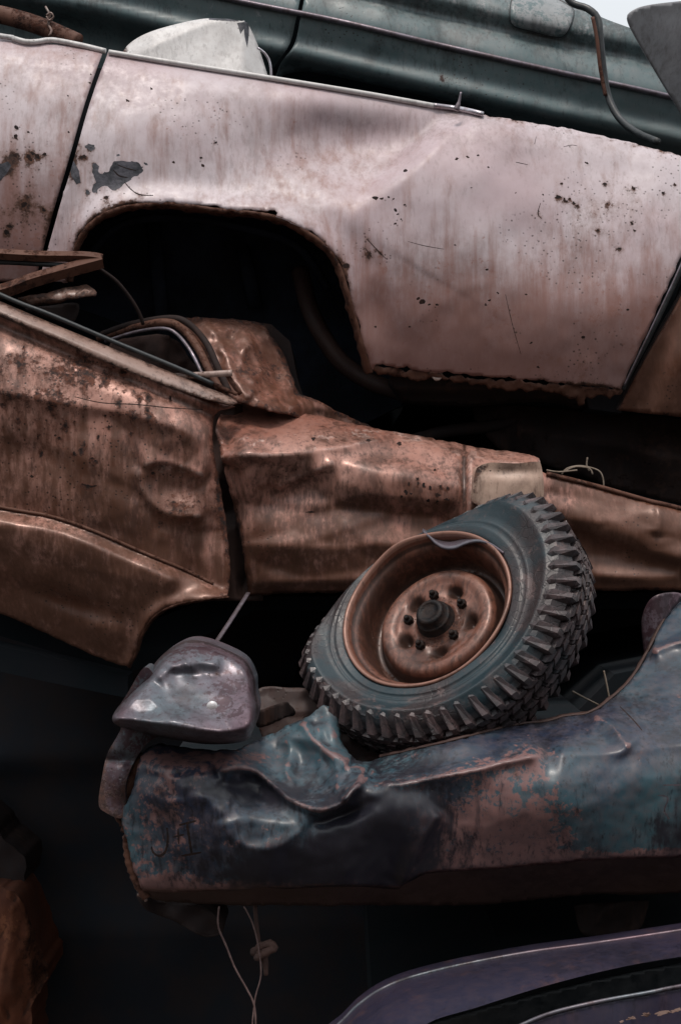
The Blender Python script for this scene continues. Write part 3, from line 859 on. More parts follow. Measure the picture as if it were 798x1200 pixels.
D_OUT = "-160,292c 0,361 30,375 100,405 180,436 250,466 276,476c 255,484 249,512 257,560 265,610 269,660 267,698c 240,703 205,708 180,722 165,745 158,766 150,781c 120,772 60,745 0,718 -160,660c"
ODA = dict(rust=A_or, dirt=lambda x, y: .35 + .4 * sstep(560, 700, y) + .3 * gauss(x, y, 60, 560, 120, 40, 1), bare=lambda x, y: .25 * gauss(x, y, 120, 470, 110, 50, 1) + .45 * gauss(x, y, 200, 548, 30, 8, 1) + .15 * gauss(x, y, 0, 640, 120, 20, 1, 15))  # narrow pale patch over the dent is a highlight painted into 'bare'
OCH = [(stroke("88,465 120,472 160,474 200,478 238,480", 1.3), 1), (stroke("96,826 104,829", 1), 1), (blob(51, 404, 4, 3), 1), (blob(145, 436, 3.4, 2.2), 1), (stroke("96,567 106,570 114,569", 2), 1)]
for i in range(46):
    cx, cy = random.gauss(100, 70), random.gauss(480, 50)
    if cy > 380 + cx * .425 and cx < 240: OCH.append((blob(cx, cy, random.uniform(.8, 2.2), random.uniform(.8, 2.6), 0, 8, .4), 1))
OCH = [c for c in OCH if c[0][:, 1].max() < 800 and c[0][:, 1].min() < 790]
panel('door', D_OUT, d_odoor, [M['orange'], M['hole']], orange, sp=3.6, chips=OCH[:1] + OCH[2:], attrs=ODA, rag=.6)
flange('arch_lip', "150,782 158,766 165,745 180,722 205,708 240,702 268,699", d_odoor, .07, M['rust'], orange, rag=1.5, inset=3)
tube('side_trim', pxpath("-160,560 0,594 60,605 110,622 165,646 215,667 250,684", lambda x, y: d_odoor(x, y) - .002, 6), .0045, M['rust'], orange, 6)
# bright window sill moulding
d_bm = lambda x, y: -.185 - .02 * np.cos(np.clip((y - (356 + x * .418)) / 9, -1, 1) * 1.5) + .05 * sstep(200, 280, x)
panel('window_moulding', "-160,280c 0,352 60,378 140,411 220,444 276,468 270,474c 220,461 140,431 60,395 0,371 -160,304c", lambda x, y: d_odb(x, y) - .016 - .012 * np.cos(np.clip((y - (361 + x * .418)) / 9, -1, 1) * 1.5), M['cream'], orange, sp=3,
      attrs=dict(rust=lambda x, y: .25 * sstep(60, 0, x) + .2 * vnoise(x, y, 20, 3) + .1, bare=lambda x, y: .1 + 0 * x))
tube('window_seal', pxpath("-160,270 0,345 60,369 140,403 210,432 250,450", -.16, 8), .006, M['seal'], orange, 8)
R1 = "250,536 262,534 300,533 340,532 400,524 440,515 470,515 510,523 560,536 640,548"


def d_oq(x, y):
    yt = np.interp(x, [250, 330, 400, 450, 560, 630, 700, 800, 960], [472, 480, 494, 504, 524, 535, 565, 596, 640])
    t = y - yt
    f = curve1(t, [(-30, .10), (0, .0), (20, -.09), (45, -.165), (70, -.175), (100, -.165), (150, -.165), (190, -.14), (260, -.02)])
    m = sstep(660, 560, x)
    f = f * m + (1 - m) * curve1(t, [(-30, -.03), (0, -.10), (20, -.14), (60, -.15), (72, -.125), (110, -.12), (140, -.10), (260, -.06)])
    f = f + ledge(x, y, R1, .036, 34, 12, 40)
    f = f + gauss(x, y, 262, 505, 9, 24, .03) + ledge(x, y, "255,478 252,500 262,522 258,545", .03, 14, 7, 10)
    f = f + gauss(x, y, 345, 572, 46, 16, .038, -24) + ledge(x, y, "318,572 345,562 372,550 398,538", .02, 8, 14, 12) + gauss(x, y, 300, 585, 16, 40, -.014) + gauss(x, y, 430, 560, 60, 22, -.016)
    f = f + ledge(x, y, "310,640 380,628 460,600 540,585", .01, 30, 16, 30)
    f = f + ledge(x, y, "560,524 548,545 546,580 550,620", .014, 8, 6, 8) + gauss(x, y, 544, 560, 3.5, 28, .03)
    f = f + gauss(x, y, 274, 640, 8, 60, .04) + ledge(x, y, "290,684 400,680 600,676 800,676", .016, 12, 10, 8)
    f = f + ledge(x, y, "765,580 772,600 768,628", .018, 8, 6, 6)
    return f + .012 * vnoise(x, y, 80, 9) + .003 * vnoise(x, y, 30, 4) + .002 * vnoise(x, y, 12, 5) + .024 * facets(x, y, 150, 46, 7, 6) + .003 * facets(x, y, 44, 24, 2, -15) + .02 * facets(x, y, 26, 34, 4) * gauss(x, y, 275, 510, 26, 50, 1)


OQA = dict(rust=lambda x, y: .5 * gauss(x, y, 300, 630, 22, 32, 1) + .3 * gauss(x, y, 500, 560, 50, 26, 1) + .42 * gauss(x, y, 335, 560, 30, 10, 1, -20) + .25 * gauss(x, y, 720, 590, 40, 30, 1) + .3 * np.exp(-np.abs(y - 690) / 8) + .4 * gauss(x, y, 268, 520, 12, 20, 1) + .2 * gauss(x, y, 760, 650, 80, 24, 1),
           dirt=lambda x, y: .25 + .4 * sstep(540, 660, y) + .35 * sstep(640, 700, x), bare=lambda x, y: .38 * np.exp(-np.abs(y - np.interp(x, [250, 400, 450, 560, 640], [520, 512, 506, 524, 540])) / 16) + .12 * gauss(x, y, 400, 560, 80, 30, 1))
QCH = [(blob(367, 514, 2.6, 1.8), 1), (blob(432, 516, 3, 2), 1), (blob(468, 520, 2.6, 2.2), 1), (blob(364, 600, 5, 1), 1)] + [(blob(random.uniform(470, 545), random.uniform(550, 590), random.uniform(1, 2.2), random.uniform(1, 3), 0, 8, .4), 1) for i in range(16)]
panel('quarter_panel', "270,470c 300,474 330,479 400,493 450,504 500,513 560,524 625,534 632,548 640,556 700,571 760,588 798,597 850,612 960,640c 960,692c 798,692 690,692 600,692 400,694 320,697 291,699c 286,655 276,605 266,560 256,520 256,490", d_oq, [M['orange'], M['hole']], orange, sp=3.8, chips=QCH, attrs=OQA, rag=.8)
panel('door_jamb', '244,470c 284,474c 292,560 304,640 308,704c 252,704c 246,600 240,520', lambda x, y: -.06 + .03 * facets(x, y, 26, 50, 3) + .0009 * np.abs(x - 276), M['under'], orange, sp=3.5)
tube('rear_seam_trim', pxpath("640,555 700,570 760,587 798,596 960,638", lambda x, y: d_oq(x, y) - .004, 6), .006, M['rust'], orange, 8)
d_tl = lambda x, y: -.20 - .03 * np.sqrt(np.clip(1 - ((x - 595) / 46) ** 2, 0, 1)) - .02 * np.sqrt(np.clip(1 - ((y - 572) / 40) ** 2, 0, 1)) + gauss(x, y, 600, 552, 22, 5, .012)
panel('tail_lamp', "562,546 575,542 605,543 628,541 634,546 637,578 630,592 590,596 556,590 554,572 557,552", d_tl, [M['lamp'], M['hole']], orange, sp=3, skirt=.1, thick=0, attrs=dict(rust=lambda x, y: .35 * gauss(x, y, 566, 550, 8, 8, 1) + .2 * gauss(x, y, 620, 545, 12, 5, 1) + .25 * np.exp(-np.abs(x - 556) / 5), bare=lambda x, y: .1 + 0 * x))


def d_roof(x, y):
    f = curve1(x + (y - 420) * -.25, [(100, .22), (200, .10), (262, .04), (300, .05), (340, .16), (400, .3)])
    f = f - .0018 * np.clip(y - 378, 0, 100) + .05 * np.exp(-np.maximum(0, y - 374) / 6)
    f = f + ledge(x, y, "232,374 252,392 266,420 280,452 296,470", .020, 8, 10, 8) + ledge(x, y, "214,376 234,394 248,420 262,450", .012, 6, 6, 8)
    f = f + ledge(x, y, "306,380 318,400 334,432 350,462", .024, 12, 7, 10)
    f = f + gauss(x, y, 312, 428, 20, 26, .035, -25) + ledge(x, y, "300,398 286,410 284,432 300,452", .014, 5, 8, 8)
    return f + .012 * vnoise(x, y, 30, 3) + .004 * vnoise(x, y, 12, 7) + .022 * facets(x, y, 30, 36, 3, -30) + .006 * facets(x, y, 13, 13, 6)


panel('roof', "196,375c 230,372 262,374 305,379 318,394 332,415 342,440 352,462 375,470 400,484 436,500c 400,500 330,484 290,474 262,462 250,445 240,420 226,398", d_roof, M['orange'], orange, sp=2.6, rag=.8,
      attrs=dict(rust=lambda x, y: .35 + .25 * gauss(x, y, 310, 430, 24, 26, 1), dirt=lambda x, y: .6 + 0 * x, bare=lambda x, y: .3 * gauss(x, y, 280, 395, 20, 12, 1) + .2 * gauss(x, y, 280, 450, 12, 20, 1)))
prism('roof_edge', "304,378c 318,380c 340,400c 348,440c 356,466c 344,455c 330,420c", .12, .5, M['rustdark'], orange)
for i, (pth, r, mt) in enumerate([("116,396 150,386 190,378 212,384 232,408 246,436 258,456", .011, 'rust'), ("120,392 155,380 200,373 222,380 242,402 256,432 268,458", .009, 'rustdark'), ("124,400 160,389 192,385 208,392 224,412 238,440", .005, 'chromedark')]):
    tube('window_frame', pxpath(pth, [.10 - .012 * i, .06 - .01 * i, .0, -.03, -.08, -.11], 5), r, M[mt], orange, 8)
tube('side_strut', pxpath("206,441 240,439 272,437", [-.15, -.16, -.17], 5), [.009] * 30, M['cream'], orange, 6, flat=.4)
tube('side_strut', pxpath("216,440 245,448 278,462", [-.14, -.15, -.16], 5), .006, M['rust'], orange, 6, flat=.6)
tube('side_strut', pxpath("266,438 272,448 282,462", [-.16, -.16, -.15], 5), .007, M['rust'], orange, 6, flat=.6)
d_seat = lambda x, y: .16 - .04 * np.cos((x - 190) / 16) + .03 * vnoise(x, y, 12, 4)
panel('seat_back', "130,404 160,394 192,392 210,402 226,424 250,456 200,446 150,420", d_seat, M['seat'], orange, sp=3.5, rag=.6)
# screen frame at the upper left
tube('windscreen_frame', pxpath("-120,296 -40,296 40,300 100,301 120,304c", [-.12, -.12, -.11, -.10, -.10], 6), .014, M['rust'], orange, 4, flat=1, smooth=False)
tube('windscreen_frame', pxpath("-120,372 0,342 40,328 90,314 120,306", [-.2, -.16, -.14, -.12, -.10], 6), .019, M['rust'], orange, 4, flat=1, smooth=False)
tube('windscreen_seal', pxpath("-120,306 0,307 60,310 104,312", [-.10, -.10, -.09, -.09], 6), .007, M['seal'], orange, 8)
panel('torn_plank', "22,350 50,343 88,336 104,335 112,345 80,352 44,360 34,362", lambda x, y: -.10 - .02 * np.cos((y - 348) / 7) + .006 * vnoise(x, y, 10, 3), M['cream'], orange, sp=3, rag=.8, attrs=dict(rust=lambda x, y: .32 + 0 * x, bare=lambda x, y: .4 + 0 * x))
panel('door_card', "30,362 60,358 92,356 84,380 60,374", lambda x, y: -.06 + 0 * x, M['rustdark'], orange, sp=4)
tube('hanging_cable', pxpath("112,312 135,328 152,348 163,366 168,380", [-.08, -.06, -.04, -.02, .0], 4), .005, M['rustdark'], orange, 8)
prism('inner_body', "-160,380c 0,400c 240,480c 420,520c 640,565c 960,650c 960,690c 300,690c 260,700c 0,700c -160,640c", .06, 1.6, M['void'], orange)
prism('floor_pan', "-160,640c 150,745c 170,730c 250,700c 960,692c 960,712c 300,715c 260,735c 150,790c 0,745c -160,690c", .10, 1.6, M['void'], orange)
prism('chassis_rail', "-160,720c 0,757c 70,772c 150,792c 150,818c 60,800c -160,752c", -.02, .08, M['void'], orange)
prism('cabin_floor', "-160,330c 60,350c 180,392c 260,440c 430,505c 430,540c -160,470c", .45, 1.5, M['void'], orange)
o = tube('steel_rod', pxpath("250,758 270,728 291,695", [-.55, -.42, -.3], 6), .006, M['chromedark'], None, 6, base=at(250, 758, -.55), flat=.5)
tag(o, 'thin flat rod leaning from the copper wreck down to the bumper', 'metal rod')

# ================================================================== 4. wheel
wc = at(514, 731, -.62)
WS = .865
n_ax = Vector((-.455, -.685, .57)).normalized()
u_ax = Vector((.777, 0, .629)); u_ax = (u_ax - u_ax.dot(n_ax) * n_ax).normalized()
v_ax = n_ax.cross(u_ax)
MW = Matrix((u_ax, v_ax, n_ax)).transposed()
wheel = thing('wheel', 'rusted steel wheel with a worn chunky tyre tilted against the copper wreck', 'wheel', wc)


def wpt(r, a, z, sq=True):
    u, v = r * math.cos(a), r * math.sin(a)
    if sq:
        k = max(0.0, min(1.0, (r - .225) / .1))
        s_ = float(sstep(.1, .9, np.float64(math.sin(a))))
        if r > .338: f_ = (r + (.338 - r) * s_ * .85) / r; u *= f_; v *= f_
        u *= 1 + (.13 * float(sstep(0, .3, np.float64(u))) ) * k; v *= 1 - (.0 + .20 * s_) * k
        z = z * (1 - .25 * s_ * k) - .012 * s_ * k
        if z > 0 and .236 < r < .303: z -= .016 * (1 - s_) * math.sin(math.pi * (r - .236) / .067)
        z = z + k * (.018 * math.cos(2 * a + .3) - .012 * math.cos(a - .4))
    return wc + MW @ (Vector((u, v, z)) * WS)


def lathe(name, prof, mat, parent, seg=144, fn=None, sq=False, smooth=True, att=None):
    verts, faces = [], []
    n = len(prof)
    for i in range(seg):
        a = 2 * math.pi * i / seg
        for (r, z) in prof:
            dz = fn(r, a, z) if fn else 0
            verts.append(wpt(r, a, z + dz, sq))
    for i in range(seg):
        j = (i + 1) % seg
        for k in range(n - 1):
            faces.append((i * n + k, i * n + k + 1, j * n + k + 1, j * n + k))
    o = mesh_obj(name, verts, faces, mat, parent, smooth=smooth)
    if att:
        val = {}
        for i in range(seg):
            for (r, z) in prof:
                for k_, v_ in att(r, 2 * math.pi * i / seg, z).items(): val.setdefault(k_, []).append(v_)
        for k_, v_ in val.items():
            o.data.attributes.new(k_, 'FLOAT', 'POINT').data.foreach_set('value', np.array(v_, np.float32))
    return o


def make_tyre():
    ctrl = [(.222, .062), (.228, .074), (.236, .083), (.247, .088), (.249, .0905), (.252, .0905), (.256, .089), (.262, .0935), (.264, .0955), (.267, .0955), (.269, .0945), (.280, .098), (.300, .101), (.306, .1035), (.309, .1035), (.312, .101), (.325, .095), (.336, .086), (.343, .074), (.346, .05), (.348, 0), (.346, -.05), (.343, -.074), (.325, -.095), (.300, -.101), (.26, -.09), (.222, -.065)]
    verts, faces = [], []
    seg = 180; n = len(ctrl)
    dust = []
    for i in range(seg):
        a = 2 * math.pi * i / seg
        for (r, z) in ctrl:
            b = .003 * math.sin(3 * a + 1) + .002 * math.sin(7 * a)
            verts.append(wpt(r, a, z + b)); dust.append(.0 if z > .07 else .35)
    for i in range(seg):
        j = (i + 1) % seg
        for k in range(n - 1):
            faces.append((i * n + k, j * n + k, j * n + k + 1, i * n + k + 1))
    smooth_n = len(faces)

    def block(corners_in, corners_out, d=.8):
        b = len(verts)
        for c in corners_in + corners_out: verts.append(c)
        dust.extend([.4] * len(corners_in) + [d] * len(corners_out))
        m = len(corners_in)
        faces.append(tuple(b + m + q for q in range(m)))
        for q in range(m):
            faces.append((b + q, b + (q + 1) % m, b + m + (q + 1) % m, b + m + q))

    N = 62
    w = 2 * math.pi / N
    for i in range(N):
        a = i * w
        for sgn in (1, -1):
            j = random.uniform(-.04, .04) * w
            # two rows of angled blocks
            for (z0, z1, ph, sk) in ((.050, .031, .5, .30), (.026, .008, .1, -.30)):
                b0 = a + ph * w
                lo = [(.345, b0 - .40 * w, z0), (.345, b0 + .30 * w, z0), (.345, b0 + (.34 + sk) * w, z1), (.345, b0 + (-.36 + sk) * w, z1)]
                rr = .3645 + random.uniform(-.002, .001)
                block([wpt(r, q, z * sgn) for r, q, z in lo], [wpt(rr, q + (.03 if k in (0, 3) else -.03) * w, (z - .001 if k < 2 else z + .001) * sgn) for k, (r, q, z) in enumerate(lo)], .75)
                # cross bar joining the blocks into a zigzag
                c0 = b0 + .42 * w
                lo = [(.345, c0 - .12 * w, z0 - .006), (.345, c0 + .10 * w, z0 - .006), (.345, c0 + (.12 + sk * .5) * w, z1 + .004), (.345, c0 + (-.10 + sk * .5) * w, z1 + .004)]
                block([wpt(r, q, z * sgn) for r, q, z in lo], [wpt(.3615, q, z * sgn) for r, q, z in lo], .5)
    # shoulder: one dense zigzag of pointed facets climbing from the side wall into the tread
    NS = 54
    ws = 2 * math.pi / NS
    for sgn in (1, -1):
        b = len(verts)
        for i in range(NS):
            jit = random.uniform(-.05, .05); jr = random.uniform(-.0015, .0012)
            for (off, st) in ((.0, ((.303, .0995), (.322, .1045), (.3655, .072), (.367, .048))), (.34, ((.308, .0990), (.326, .1025), (.3635, .066), (.3655, .048))), (.5, ((.318, .0975), (.330, .0930), (.352, .060), (.350, .048))), (.84, ((.318, .0975), (.330, .0930), (.352, .060), (.350, .048)))):
                for k, (r, z) in enumerate(st):
                    tw = (0, .0, .10, .16)[k] if off < .4 else (-.06, 0, .10, .16)[k]
                    if k == 0 and off < .4: tw = .17 - off * .9
                    verts.append(wpt(r + (jr if k > 1 else 0), (i + off + tw + (jit if k else 0) * .5) * ws, z * sgn)); dust.append((.35, .7, .95, .8)[k] if off < .4 else .25)
        n4 = NS * 4
        for q in range(n4):
            q2 = (q + 1) % n4
            for k in range(3):
                faces.append((b + q * 4 + k, b + q2 * 4 + k, b + q2 * 4 + k + 1, b + q * 4 + k + 1))
    o = mesh_obj('tyre', verts, faces, M['tyre'], wheel)
    sm = np.zeros(len(faces), bool); sm[:smooth_n] = True
    o.data.polygons.foreach_set('use_smooth', sm)
    bm = bmesh.new(); bm.from_mesh(o.data); bmesh.ops.recalc_face_normals(bm, faces=bm.faces); bm.to_mesh(o.data); bm.free()
    a_ = o.data.attributes.new('dust', 'FLOAT', 'POINT')
    a_.data.foreach_set('value', np.array(dust, np.float32))
    return o


make_tyre()


def rim_fn(r, a, z):
    return .0015 * math.sin(5 * a + 1) + (.010 * math.exp(-((a - 1.35) / .28) ** 2) * max(0, (r - .20) / .03) if r > .2 else 0)


lathe('rim', [(.214, .056), (.226, .068), (.231, .078), (.230, .084), (.225, .085), (.2205, .080), (.218, .070), (.214, .060), (.207, .056), (.201, .050), (.197, .035), (.194, .010), (.192, -.012), (.188, -.024), (.180, -.030), (.174, -.030)], M['rim'], wheel, fn=rim_fn, att=lambda r, a, z: dict(edge=1.0, dirt=(.0 if r > .212 else .9), rust=(-.0 if r > .216 else .12 + .2 * (z < -.005)), ridge=(1.0 if z > .079 else 0.0), groove=(1. if z < -.02 or .212 < r < .2165 else 0.)))
NUT = [math.radians(d) for d in (62, 134, 206, 278, 350)]


def disc_fn(r, a, z):
    h = 0.0
    for q in NUT:
        da = (a - q - math.radians(36) + math.pi) % (2 * math.pi) - math.pi
        h -= .030 * math.exp(-((da * r) / .018) ** 2 - ((r - .094) / .014) ** 2)
        da = (a - q + math.pi) % (2 * math.pi) - math.pi
        h += .007 * math.exp(-((da * r) / .018) ** 2 - ((r - .078) / .016) ** 2)
    h += .0025 * math.sin(3 * a + .5) * (1 if r > .1 else .3)
    return h


prof = [(.174, -.030), (.170, -.028), (.165, -.018), (.161, -.004), (.157, .008), (.151, .016), (.143, .020), (.132, .020), (.122, .017), (.116, .014)] + [(.112 - .004 * i, .014 - .0006 * i) for i in range(14)] + [(.054, .012), (.050, .018), (.046, .020), (.02, .020)]
lathe('wheel_disc', prof, M['rim'], wheel, seg=200, fn=disc_fn, att=lambda r, a, z: dict(edge=1.0, dirt=(1.0 if r > .158 else .3), groove=(1.0 if r > .160 or r < .054 else min(1., max(0., -disc_fn(r, a, z) / .012))), ridge=(.45 if .125 < r < .152 else 0.) + (.4 if disc_fn(r, a, z) > .004 else 0), rust=.1 + .25 * (r < .075)))
lathe('hub', [(.052, .012), (.050, .022), (.0465, .024), (.0465, .036), (.044, .039), (.0385, .040), (.0375, .056), (.034, .061), (.025, .0625), (.024, .060), (.012, .0595), (.001, .0595)], M['grease'], wheel, seg=48)
for q in NUT:
    verts = []; faces = []
    c = (.078 * math.cos(q), .078 * math.sin(q))
    rings = [(.0125, .012), (.0125, .026), (.010, .0285), (.0068, .0285), (.0065, .037), (.0045, .039)]
    for r, z in rings:
        for k in range(12):
            hexr = r * (1 / math.cos(((k * 30) % 60 - 30) * math.pi / 180) * .88 if r > .009 else 1)
            a = math.radians(30 * k)
            verts.append(wc + WS * MW @ Vector((c[0] + hexr * math.cos(a), c[1] + hexr * math.sin(a), z)))
    for i in range(len(rings) - 1):
        for k in range(12): faces.append((i * 12 + k, i * 12 + (k + 1) % 12, (i + 1) * 12 + (k + 1) % 12, (i + 1) * 12 + k))
    faces.append(tuple(5 * 12 + k for k in range(12)))
    mesh_obj('lug_nut', verts, faces, M['grease'], wheel, smooth=False)
# peeled piece of bead curling into the rim at its top
def on_wheel(px, py, z):
    o = Vector((0, -D, ZC)); d = at(px, py, 0) - o
    t = (wc + n_ax * z * WS - o).dot(n_ax) / d.dot(n_ax)
    return o + d * t


lp = smooth_path("495,622 503,628 511,636 521,641 533,641 545,636 560,633 575,637 590,647", 3)
nl = len(lp)
vl = []; fl_ = []
for i, (a, b) in enumerate(lp):
    q = i / (nl - 1)
    wd = 7 * math.sin(math.pi * min(1, .08 + q)) + 1.5
    vl += [on_wheel(a, b - wd * .75, .064), on_wheel(a, b - wd * .25, .074), on_wheel(a, b, .086), on_wheel(a, b + 2.2, .084), on_wheel(a, b + 2.6, .070)]
for i in range(nl - 1):
    for k in range(4): fl_.append((i * 5 + k, i * 5 + k + 1, i * 5 + k + 6, i * 5 + k + 5))
cl_ = mesh_obj('curled_lip', vl, fl_, M['bumper'], wheel)
md = cl_.modifiers.new('thickness', 'SOLIDIFY'); md.thickness = .002; md.offset = 0
lathe('brake_drum', [(.165, -.03), (.165, -.09), (.02, -.095)], M['rustdark'], wheel, seg=48)

# ================================================================== 5. blue car and its bumper
blue = thing('wrecked_car', 'crumpled blue and pink wreck with scratched letters under the wheel', 'wrecked car', (0.1, -.5, .9), CARS)
B_TOP = "165,884c 185,872 215,876 245,878 275,878 300,868 335,852 362,838 380,827 392,832 398,852 404,874 418,890 434,893 445,888c 520,871 600,851 640,846 662,840 690,836 712,822 738,798 757,768 772,738 786,715 800,702 850,672 960,640c "
B_OUT = B_TOP + "960,993c 800,1004 700,1008 598,1017 510,1023 486,1030 468,1042 450,1041 400,1039 330,1042 240,1045 190,1046 168,1044c 158,1022 153,1000 146,975 141,952 152,936 160,910"
tb = tps([(165, 884, -.88), (215, 876, -.84), (300, 868, -.76), (385, 828, -.72), (440, 892, -.80), (520, 871, -.86), (600, 851, -.82), (662, 840, -.80), (738, 798, -.66), (786, 715, -.45), (960, 640, -.3), (798, 780, -.64), (960, 760, -.6),
          (798, 860, -.88), (720, 860, -.88), (960, 860, -.9), (620, 885, -.95), (520, 908, -.97), (440, 918, -.96), (800, 920, -.955), (640, 945, -.985), (520, 955, -.985), (420, 960, -.98), (300, 970, -.975), (220, 955, -.96), (160, 930, -.90), (150, 980, -.89),
          (170, 1040, -.87), (300, 1035, -.925), (420, 1035, -.92), (540, 1015, -.925), (700, 1003, -.925), (800, 1000, -.92), (960, 990, -.91), (300, 1061, -.83), (450, 1061, -.83), (565, 1060, -.82), (700, 1048, -.82), (800, 1046, -.81), (960, 1020, -.80),
          (240, 905, -.95), (300, 940, -.955), (200, 900, -.93)])
LB = "165,1040 240,1042 330,1039 400,1036 450,1038 468,1039 486,1027 510,1020 598,1014 700,1005 800,1001 960,990"


def d_blue(x, y):
    f = tb(x, y)
    f = f + ledge(x, y, "438,916 470,918 520,909 560,902 592,893 640,884", .040, 26, 8, 20)
    f = f + ledge(x, y, "640,884 720,882 800,872 960,862", .020, 60, 14, 20)
    f = f + ledge(x, y, "250,906 275,900 300,904 322,922 342,938 372,949 398,943 415,922 432,898", .055, 26, 8, 18)
    f = f + gauss(x, y, 340, 905, 36, 20, .035, 30) + gauss(x, y, 290, 926, 36, 13, .045, 12)
    f = f + ledge(x, y, "352,842 364,862 386,882 414,893", .03, 10, 14, 8) + gauss(x, y, 392, 862, 7, 22, -.03, -15)
    f = f + ledge(x, y, "400,940 424,918 440,900", .02, 6, 6, 6) + gauss(x, y, 400, 955, 26, 6, .03, -18)
    f = f + ledge(x, y, "258,958 268,978 290,992 320,994 345,980 368,956", .012, 22, 8, 12) + gauss(x, y, 330, 962, 34, 7, -.006)
    f = f + gauss(x, y, 215, 905, 60, 6, .012, -4) + ledge(x, y, "185,905 215,898 250,900", .014, 7, 9, 10)
    f = f + ledge(x, y, LB, .022, 20, 7, 0)
    f = f + ledge(x, y, "468,1039 482,1010 500,975 520,948", .02, 16, 10, 14) + gauss(x, y, 455, 1010, 14, 30, .014)
    f = f + ledge(x, y, "690,838 716,850 730,868 742,880", .02, 10, 10, 10) + ledge(x, y, "757,768 790,754 830,748 900,740", .035, 14, 10, 14)
    f = f + ledge(x, y, "262,884 290,896 318,893 350,900", .016, 8, 10, 10) + ledge(x, y, "330,862 340,880 336,905 348,925", .016, 12, 6, 10) + ledge(x, y, "372,846 376,872 392,896 396,930", .02, 9, 7, 10) + ledge(x, y, "402,905 416,898 432,905", .022, 6, 5, 8)
    f = f + ledge(x, y, "176,900 205,912 235,908 262,918", .010, 8, 6, 8) + ledge(x, y, "170,930 200,940 240,934 275,945", .008, 10, 6, 10)
    f = f + gauss(x, y, 510, 896, 60, 9, .022, -9) + gauss(x, y, 350, 895, 45, 18, .02, 10)
    f = f + gauss(x, y, 400, 985, 26, 50, -.012) + gauss(x, y, 550, 940, 40, 40, .014, -40) + gauss(x, y, 660, 960, 60, 40, -.012) + gauss(x, y, 780, 960, 30, 24, .014)
    cz = sstep(470, 400, x) * sstep(150, 200, x) * sstep(985, 930, y)
    f = f + (.010 + .012 * sstep(900, 860, y)) * facets(x, y, 100, 60, 3, -14) + .017 * facets(x, y, 52, 38, 5, 20) * cz + .005 * facets(x, y, 22, 16, 8, 20) * cz + .0022 * facets(x, y, 34, 24, 9) + .008 * vnoise(x, y, 60, 12) + .005 * vnoise(x, y, 26, 13) * sstep(520, 380, x) + .004 * vnoise(x, y, 11, 14) * sstep(480, 260, x) + .0016 * vnoise(x, y, 9, 3)
    return f


BA = dict(
    bare=lambda x, y: .5 * np.exp(-pdist(smooth_path(LB, 10), x, y)[0] / 9) + .46 * gauss(x, y, 620, 965, 85, 42, 1, -12) - .55 * gauss(x, y, 720, 940, 40, 40, 1) + .42 * gauss(x, y, 185, 990, 34, 40, 1) + .35 * gauss(x, y, 200, 915, 40, 20, 1) + .4 * np.exp(-pdist(smooth_path(LB, 10), x, y)[0] / 7) + .3 * gauss(x, y, 300, 990, 40, 8, 1) + .3 * gauss(x, y, 250, 890, 90, 9, 1)
    + .35 * np.exp(-pdist(smooth_path("440,918 520,909 592,893 640,884", 8), x, y)[0] / 6) + .3 * gauss(x, y, 500, 985, 60, 40, 1, -40) + .25 * gauss(x, y, 600, 900, 50, 14, 1, -10) + .15,
    rust=lambda x, y: .5 * gauss(x, y, 187, 927, 12, 5, 1) + .6 * gauss(x, y, 750, 886, 8, 12, 1) + .55 * gauss(x, y, 606, 905, 6, 10, 1) + .3 * np.exp(-pdist(smooth_path(LB, 10), x, y)[0] / 5) + .5 * sstep(14, 26, y - np.interp(x, [165, 450, 510, 800, 960], [1040, 1038, 1020, 1001, 990])),
    dirt=lambda x, y: -.7 * gauss(x, y, 325, 968, 42, 18, 1) + .95 * gauss(x, y, 390, 985, 90, 40, 1) + .7 * gauss(x, y, 470, 970, 40, 60, 1, 20) + .8 * gauss(x, y, 290, 925, 40, 12, 1) + .6 * gauss(x, y, 790, 975, 30, 20, 1) + .5 * gauss(x, y, 300, 1020, 90, 14, 1))
BCH = [(stroke("196,970 197,985 194,998 187,1003 180,999 178,992", 2.8), 1), (stroke("209,971 210,989", 2.2), 1), (stroke("203,981 216,978", 2.2), 1), (stroke("219,963 222,982 225,1001", 3), 1), (stroke("210,967 230,962", 2.4), 1), (stroke("213,1003 236,999", 2.4), 1),
       (stroke("770,932 782,935 778,950 784,960", 1.6), 2), (stroke("776,920 800,920 812,922", 1.6), 2), (stroke("726,828 740,842 752,856", 1.4), 1)]
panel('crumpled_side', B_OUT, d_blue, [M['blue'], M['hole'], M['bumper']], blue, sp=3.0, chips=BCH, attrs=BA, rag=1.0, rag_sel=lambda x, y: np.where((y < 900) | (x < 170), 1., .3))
d_under = lambda x, y: d_blue(x, np.minimum(y, yl(x))) + .004 + .0030 * np.maximum(0, y - yl(x)) + .006 * vnoise(x, y, 22, 3)
yl = lambda x: np.interp(x, [165, 240, 330, 450, 468, 486, 510, 598, 700, 800, 960], [1040, 1041, 1038, 1037, 1038, 1026, 1019, 1013, 1004, 1000, 989])
panel('sill_underside', "168,1038c 240,1039 330,1036 400,1034 450,1035 468,1036 486,1024 510,1017 598,1011 700,1002 800,998 960,987c 960,1020c 798,1046 700,1048 648,1052 565,1060 450,1061 300,1061 215,1058 182,1054 168,1046c", d_under, M['under'], blue, sp=3.5, rag=.5)
flange('rolled_edge', "445,888 520,871 600,851 640,846 662,840 690,836 712,822 738,798 757,768 772,738 786,715 800,702 850,672", d_blue, .03, M['under'], blue, rag=1.0, inset=-3)
panel('hanging_bracket', '672,1062c 700,1058 760,1056c 752,1084 735,1098 700,1100 680,1092', lambda x, y: -.72 + .02 * facets(x, y, 30, 24, 2) + .12, M['rustdark'], blue, sp=4)
